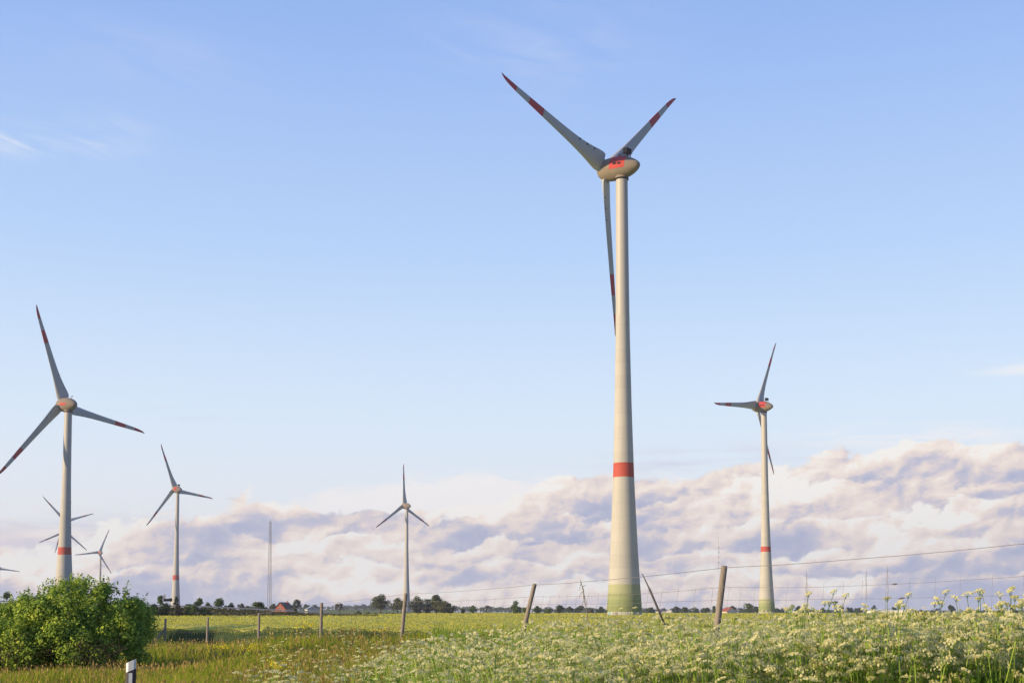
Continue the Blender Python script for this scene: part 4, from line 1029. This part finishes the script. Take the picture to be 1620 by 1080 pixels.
    edge = mth('MULTIPLY', curve(Xn, prof([(-190, 850), (0, 875), (90, 870), (170, 832), (240, 815), (330, 806), (420, 800), (520, 794), (620, 806), (720, 806), (800, 800), (870, 788), (960, 772), (1060, 758), (1150, 744), (1250, 735), (1330, 722), (1420, 716), (1520, 714), (1620, 702), (1800, 700)])), 5.)
    relv = comb(mth('MULTIPLY_ADD', Y, -.25, X), mth('MULTIPLY', Y, 1.5), 0.)
    wrp = N(nt, 'ShaderNodeTexNoise', noise_dimensions='2D'); wrp.inputs['Scale'].default_value = 1.6; wrp.inputs['Detail'].default_value = 4; L(relv, wrp.inputs['Vector'])
    wv = N(nt, 'ShaderNodeVectorMath', operation='MULTIPLY_ADD'); L(wrp.outputs['Color'], wv.inputs[0]); wv.inputs[1].default_value = (.34, .34, 0); L(relv, wv.inputs[2])
    of = N(nt, 'ShaderNodeVectorMath', operation='ADD'); L(wv.outputs[0], of.inputs[0]); of.inputs[1].default_value = (-.10, .13, 0)
    relief = mth('SUBTRACT', noise(wv.outputs[0], 1.5, 7, .56), noise(of.outputs[0], 1.5, 7, .56))
    patch_ = noise(comb(mth('MULTIPLY_ADD', X, .42, 2.63), mth('MULTIPLY_ADD', Y, .9, 1.4), 0.), .95, 3, .5)
    # heaps one behind the other: each has a billowed, sunlit crest and a shaded body. (height share, amplitude, scale, depth of light, offset, softness, light)
    HEAPS = [(1.0, .58, .70, .62, 3.7, .10, .17), (.82, .66, .80, .55, 11.3, .09, .07), (.62, .62, .90, .50, 21.9, .09, .10), (.44, .62, .95, .46, 33.1, .11, .03), (.24, .52, 1.05, .36, 47.7, .14, .03)]
    ccol = None; bank = None
    for (hf, amp, sc_, dep, off, soft, add) in HEAPS:
        sh = N(nt, 'ShaderNodeVectorMath', operation='ADD'); L(wv.outputs[0], sh.inputs[0]); sh.inputs[1].default_value = (off, off * .37, 0)
        pf = puffs(sh.outputs[0], sc_, 5, .58)
        ns_ = noise(sh.outputs[0], sc_ * .55, 8, .56)
        bump_ = mth('ADD', mth('MULTIPLY', mth('SUBTRACT', pf, .62), amp * 1.5), mth('MULTIPLY', mth('SUBTRACT', ns_, .5), amp * 2.2))
        sd_ = mth('ADD', mth('SUBTRACT', mth('MULTIPLY', edge, hf), Y), bump_)
        al = smooth(sd_, -soft * .3, soft * .75)
        body = mth('DIVIDE', sd_, dep)
        lt_ = mth('SUBTRACT', 1., smooth(body, .0, 1.1))                       # bright along the crest, fading into the body
        pl_ = noise(sh.outputs[0], .5, 2, .5)
        lv = mth('MULTIPLY_ADD', lt_, mth('MULTIPLY_ADD', pl_, 1.9, -.34), .15 + add)
        lv = mth('ADD', lv, mth('MULTIPLY', relief, 1.5))
        lv = mth('ADD', lv, mth('MULTIPLY', mth('SUBTRACT', patch_, .5), 1.9))
        lv = mth('ADD', lv, mth('MULTIPLY', mth('SUBTRACT', pf, .62), .7))
        c_ = ramp(lv, [(0.0, k((.43, .47, .655))), (.2, k((.505, .525, .675))), (.38, k((.62, .59, .69))), (.55, k((.82, .715, .69))), (.72, k((.94, .81, .73))), (.88, k((1.0, .90, .81))), (1.0, k((1.0, .97, .92)))])
        if ccol is None: ccol, bank = c_, al
        else: ccol = mix(al, ccol, c_); bank = mth('MAXIMUM', bank, al)
    # ---- bright high sheet behind the bank
    e2 = mth('MULTIPLY', curve(Xn, prof([(-190, 967), (300, 967), (400, 850), (450, 790), (520, 776), (640, 752), (720, 746), (900, 749), (1000, 745), (1080, 752), (1180, 750), (1280, 738), (1380, 716), (1480, 702), (1620, 694), (1800, 700)])), 5.)
    fine = noise(comb(mth('MULTIPLY', X, .6), mth('MULTIPLY', Y, 2.6), 1.3), 1.6, 7, .6, .4)
    sheet = smooth(mth('ADD', mth('SUBTRACT', e2, Y), mth('MULTIPLY', mth('SUBTRACT', fine, .5), .7)), -.03, .22)
    base = mix(mth('MULTIPLY', sheet, .92), base, k((.97, .94, .93)))
    # ---- thin layers at the left and streaks higher up
    lay = noise(comb(mth('MULTIPLY', X, .35), mth('MULTIPLY', Y, 3.4), 5.2), 1.2, 6, .55, .3)
    def blob(px, py, sx, sy):
        cx, cy = ae(px, py)
        a_ = mth('DIVIDE', mth('SUBTRACT', X, cx), sx / 100.); b_ = mth('DIVIDE', mth('SUBTRACT', Y, cy), sy / 100.)
        return mth('EXPONENT', mth('MULTIPLY', mth('ADD', mth('MULTIPLY', a_, a_), mth('MULTIPLY', b_, b_)), -1.))
    lm_ = mth('MULTIPLY', blob(40, 858, 260, 38), smooth(lay, .28, .55))
    base = mix(mth('MULTIPLY', lm_, .95), base, ramp(noise(comb(mth('MULTIPLY', X, .4), mth('MULTIPLY', Y, 3.2), 2.2), 1.5, 5), [(.35, k((.62, .62, .76))), (.52, k((.80, .73, .78))), (.68, k((.93, .85, .82)))]))
    cir = noise(comb(mth('ADD', mth('MULTIPLY', X, .55), mth('MULTIPLY', Y, .35)), mth('ADD', mth('MULTIPLY', Y, 2.6), mth('MULTIPLY', X, .45)), 7.), 1.0, 8, .6, .5)
    cmask = mth('MULTIPLY', smooth(cir, .31, .74), mth('ADD', mth('ADD', mth('MULTIPLY', blob(60, 222, 105, 20), .8), mth('MULTIPLY', blob(850, 70, 170, 60), .17)), mth('ADD', mth('MULTIPLY', blob(250, 90, 140, 40), .12), mth('MULTIPLY', blob(170, 195, 60, 15), .3))))
    cmask = mth('ADD', cmask, mth('MULTIPLY', smooth(lay, .40, .62), mth('ADD', mth('MULTIPLY', blob(1480, 688, 190, 18), .85), mth('MULTIPLY', blob(1620, 583, 55, 9), .8))))
    base = mix(mth('MINIMUM', cmask, 1.), base, k((.96, .95, .96)))
    gm = mth('MULTIPLY', smooth(lay, .38, .6), mth('ADD', mth('MULTIPLY', blob(285, 655, 55, 9), .5), mth('MULTIPLY', blob(1130, 728, 140, 20), .75)))
    base = mix(gm, base, k((.66, .66, .80)))
    col = mix(mth('MULTIPLY', bank, .97), base, ccol)
    # pale veil low over the horizon
    veil = mth('MULTIPLY', mth('EXPONENT', mth('MULTIPLY', mth('MAXIMUM', Y, 0.), -2.2)), .2)
    col = mix(veil, col, k((.80, .75, .80)))
    w.cycles.sampling_method = 'MANUAL'; w.cycles.sample_map_resolution = 256
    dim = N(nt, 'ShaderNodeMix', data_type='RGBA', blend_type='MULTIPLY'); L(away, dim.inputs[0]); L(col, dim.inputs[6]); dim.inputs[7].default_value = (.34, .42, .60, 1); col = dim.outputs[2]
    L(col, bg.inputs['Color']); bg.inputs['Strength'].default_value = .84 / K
build_world()
sun = bpy.data.lights.new('sun', 'SUN'); sun.energy = 5.0; sun.angle = rd(.55); sun.color = (1., .76, .45)
so = bpy.data.objects.new('sun', sun); link(so); so.rotation_euler = (-sdir).to_track_quat('-Z', 'Y').to_euler(); so.location = (0, 0, 300)

# ------------------------------------------------------------------ haze
HAZE = True
if HAZE:
    m = MB(); m.box((0, 1450, 97), (6700, 4200, 206))
    hz = bpy.data.materials.new('haze_air'); hz.use_nodes = True; nt = hz.node_tree
    nt.nodes.remove(nt.nodes['Principled BSDF']); pv = N(nt, 'ShaderNodeVolumePrincipled'); pv.inputs['Color'].default_value = (.86, .90, 1., 1); pv.inputs['Density'].default_value = .00012; pv.inputs['Anisotropy'].default_value = .2
    nt.links.new(pv.outputs[0], nt.nodes['Material Output'].inputs['Volume'])
    tag(m.build('haze', hz), kind='stuff')

# ------------------------------------------------------------------ camera and output
cam = bpy.data.cameras.new('camera'); co = bpy.data.objects.new('camera', cam); link(co)
cam.sensor_width = 36; cam.sensor_fit = 'HORIZONTAL'; cam.lens = F / 1620 * 36
co.rotation_euler = (math.pi / 2 + PITCH, 0, 0)
cam.shift_y = (CYP - 540) / 1620
cam.clip_start = .1; cam.clip_end = 20000
sc = bpy.context.scene; sc.camera = co
sc.view_settings.view_transform = 'Standard'; sc.view_settings.look = 'None'; sc.view_settings.exposure = 0.25; sc.view_settings.gamma = 1
sc.cycles.max_bounces = 6; sc.cycles.transparent_max_bounces = 6; sc.cycles.volume_bounces = 0
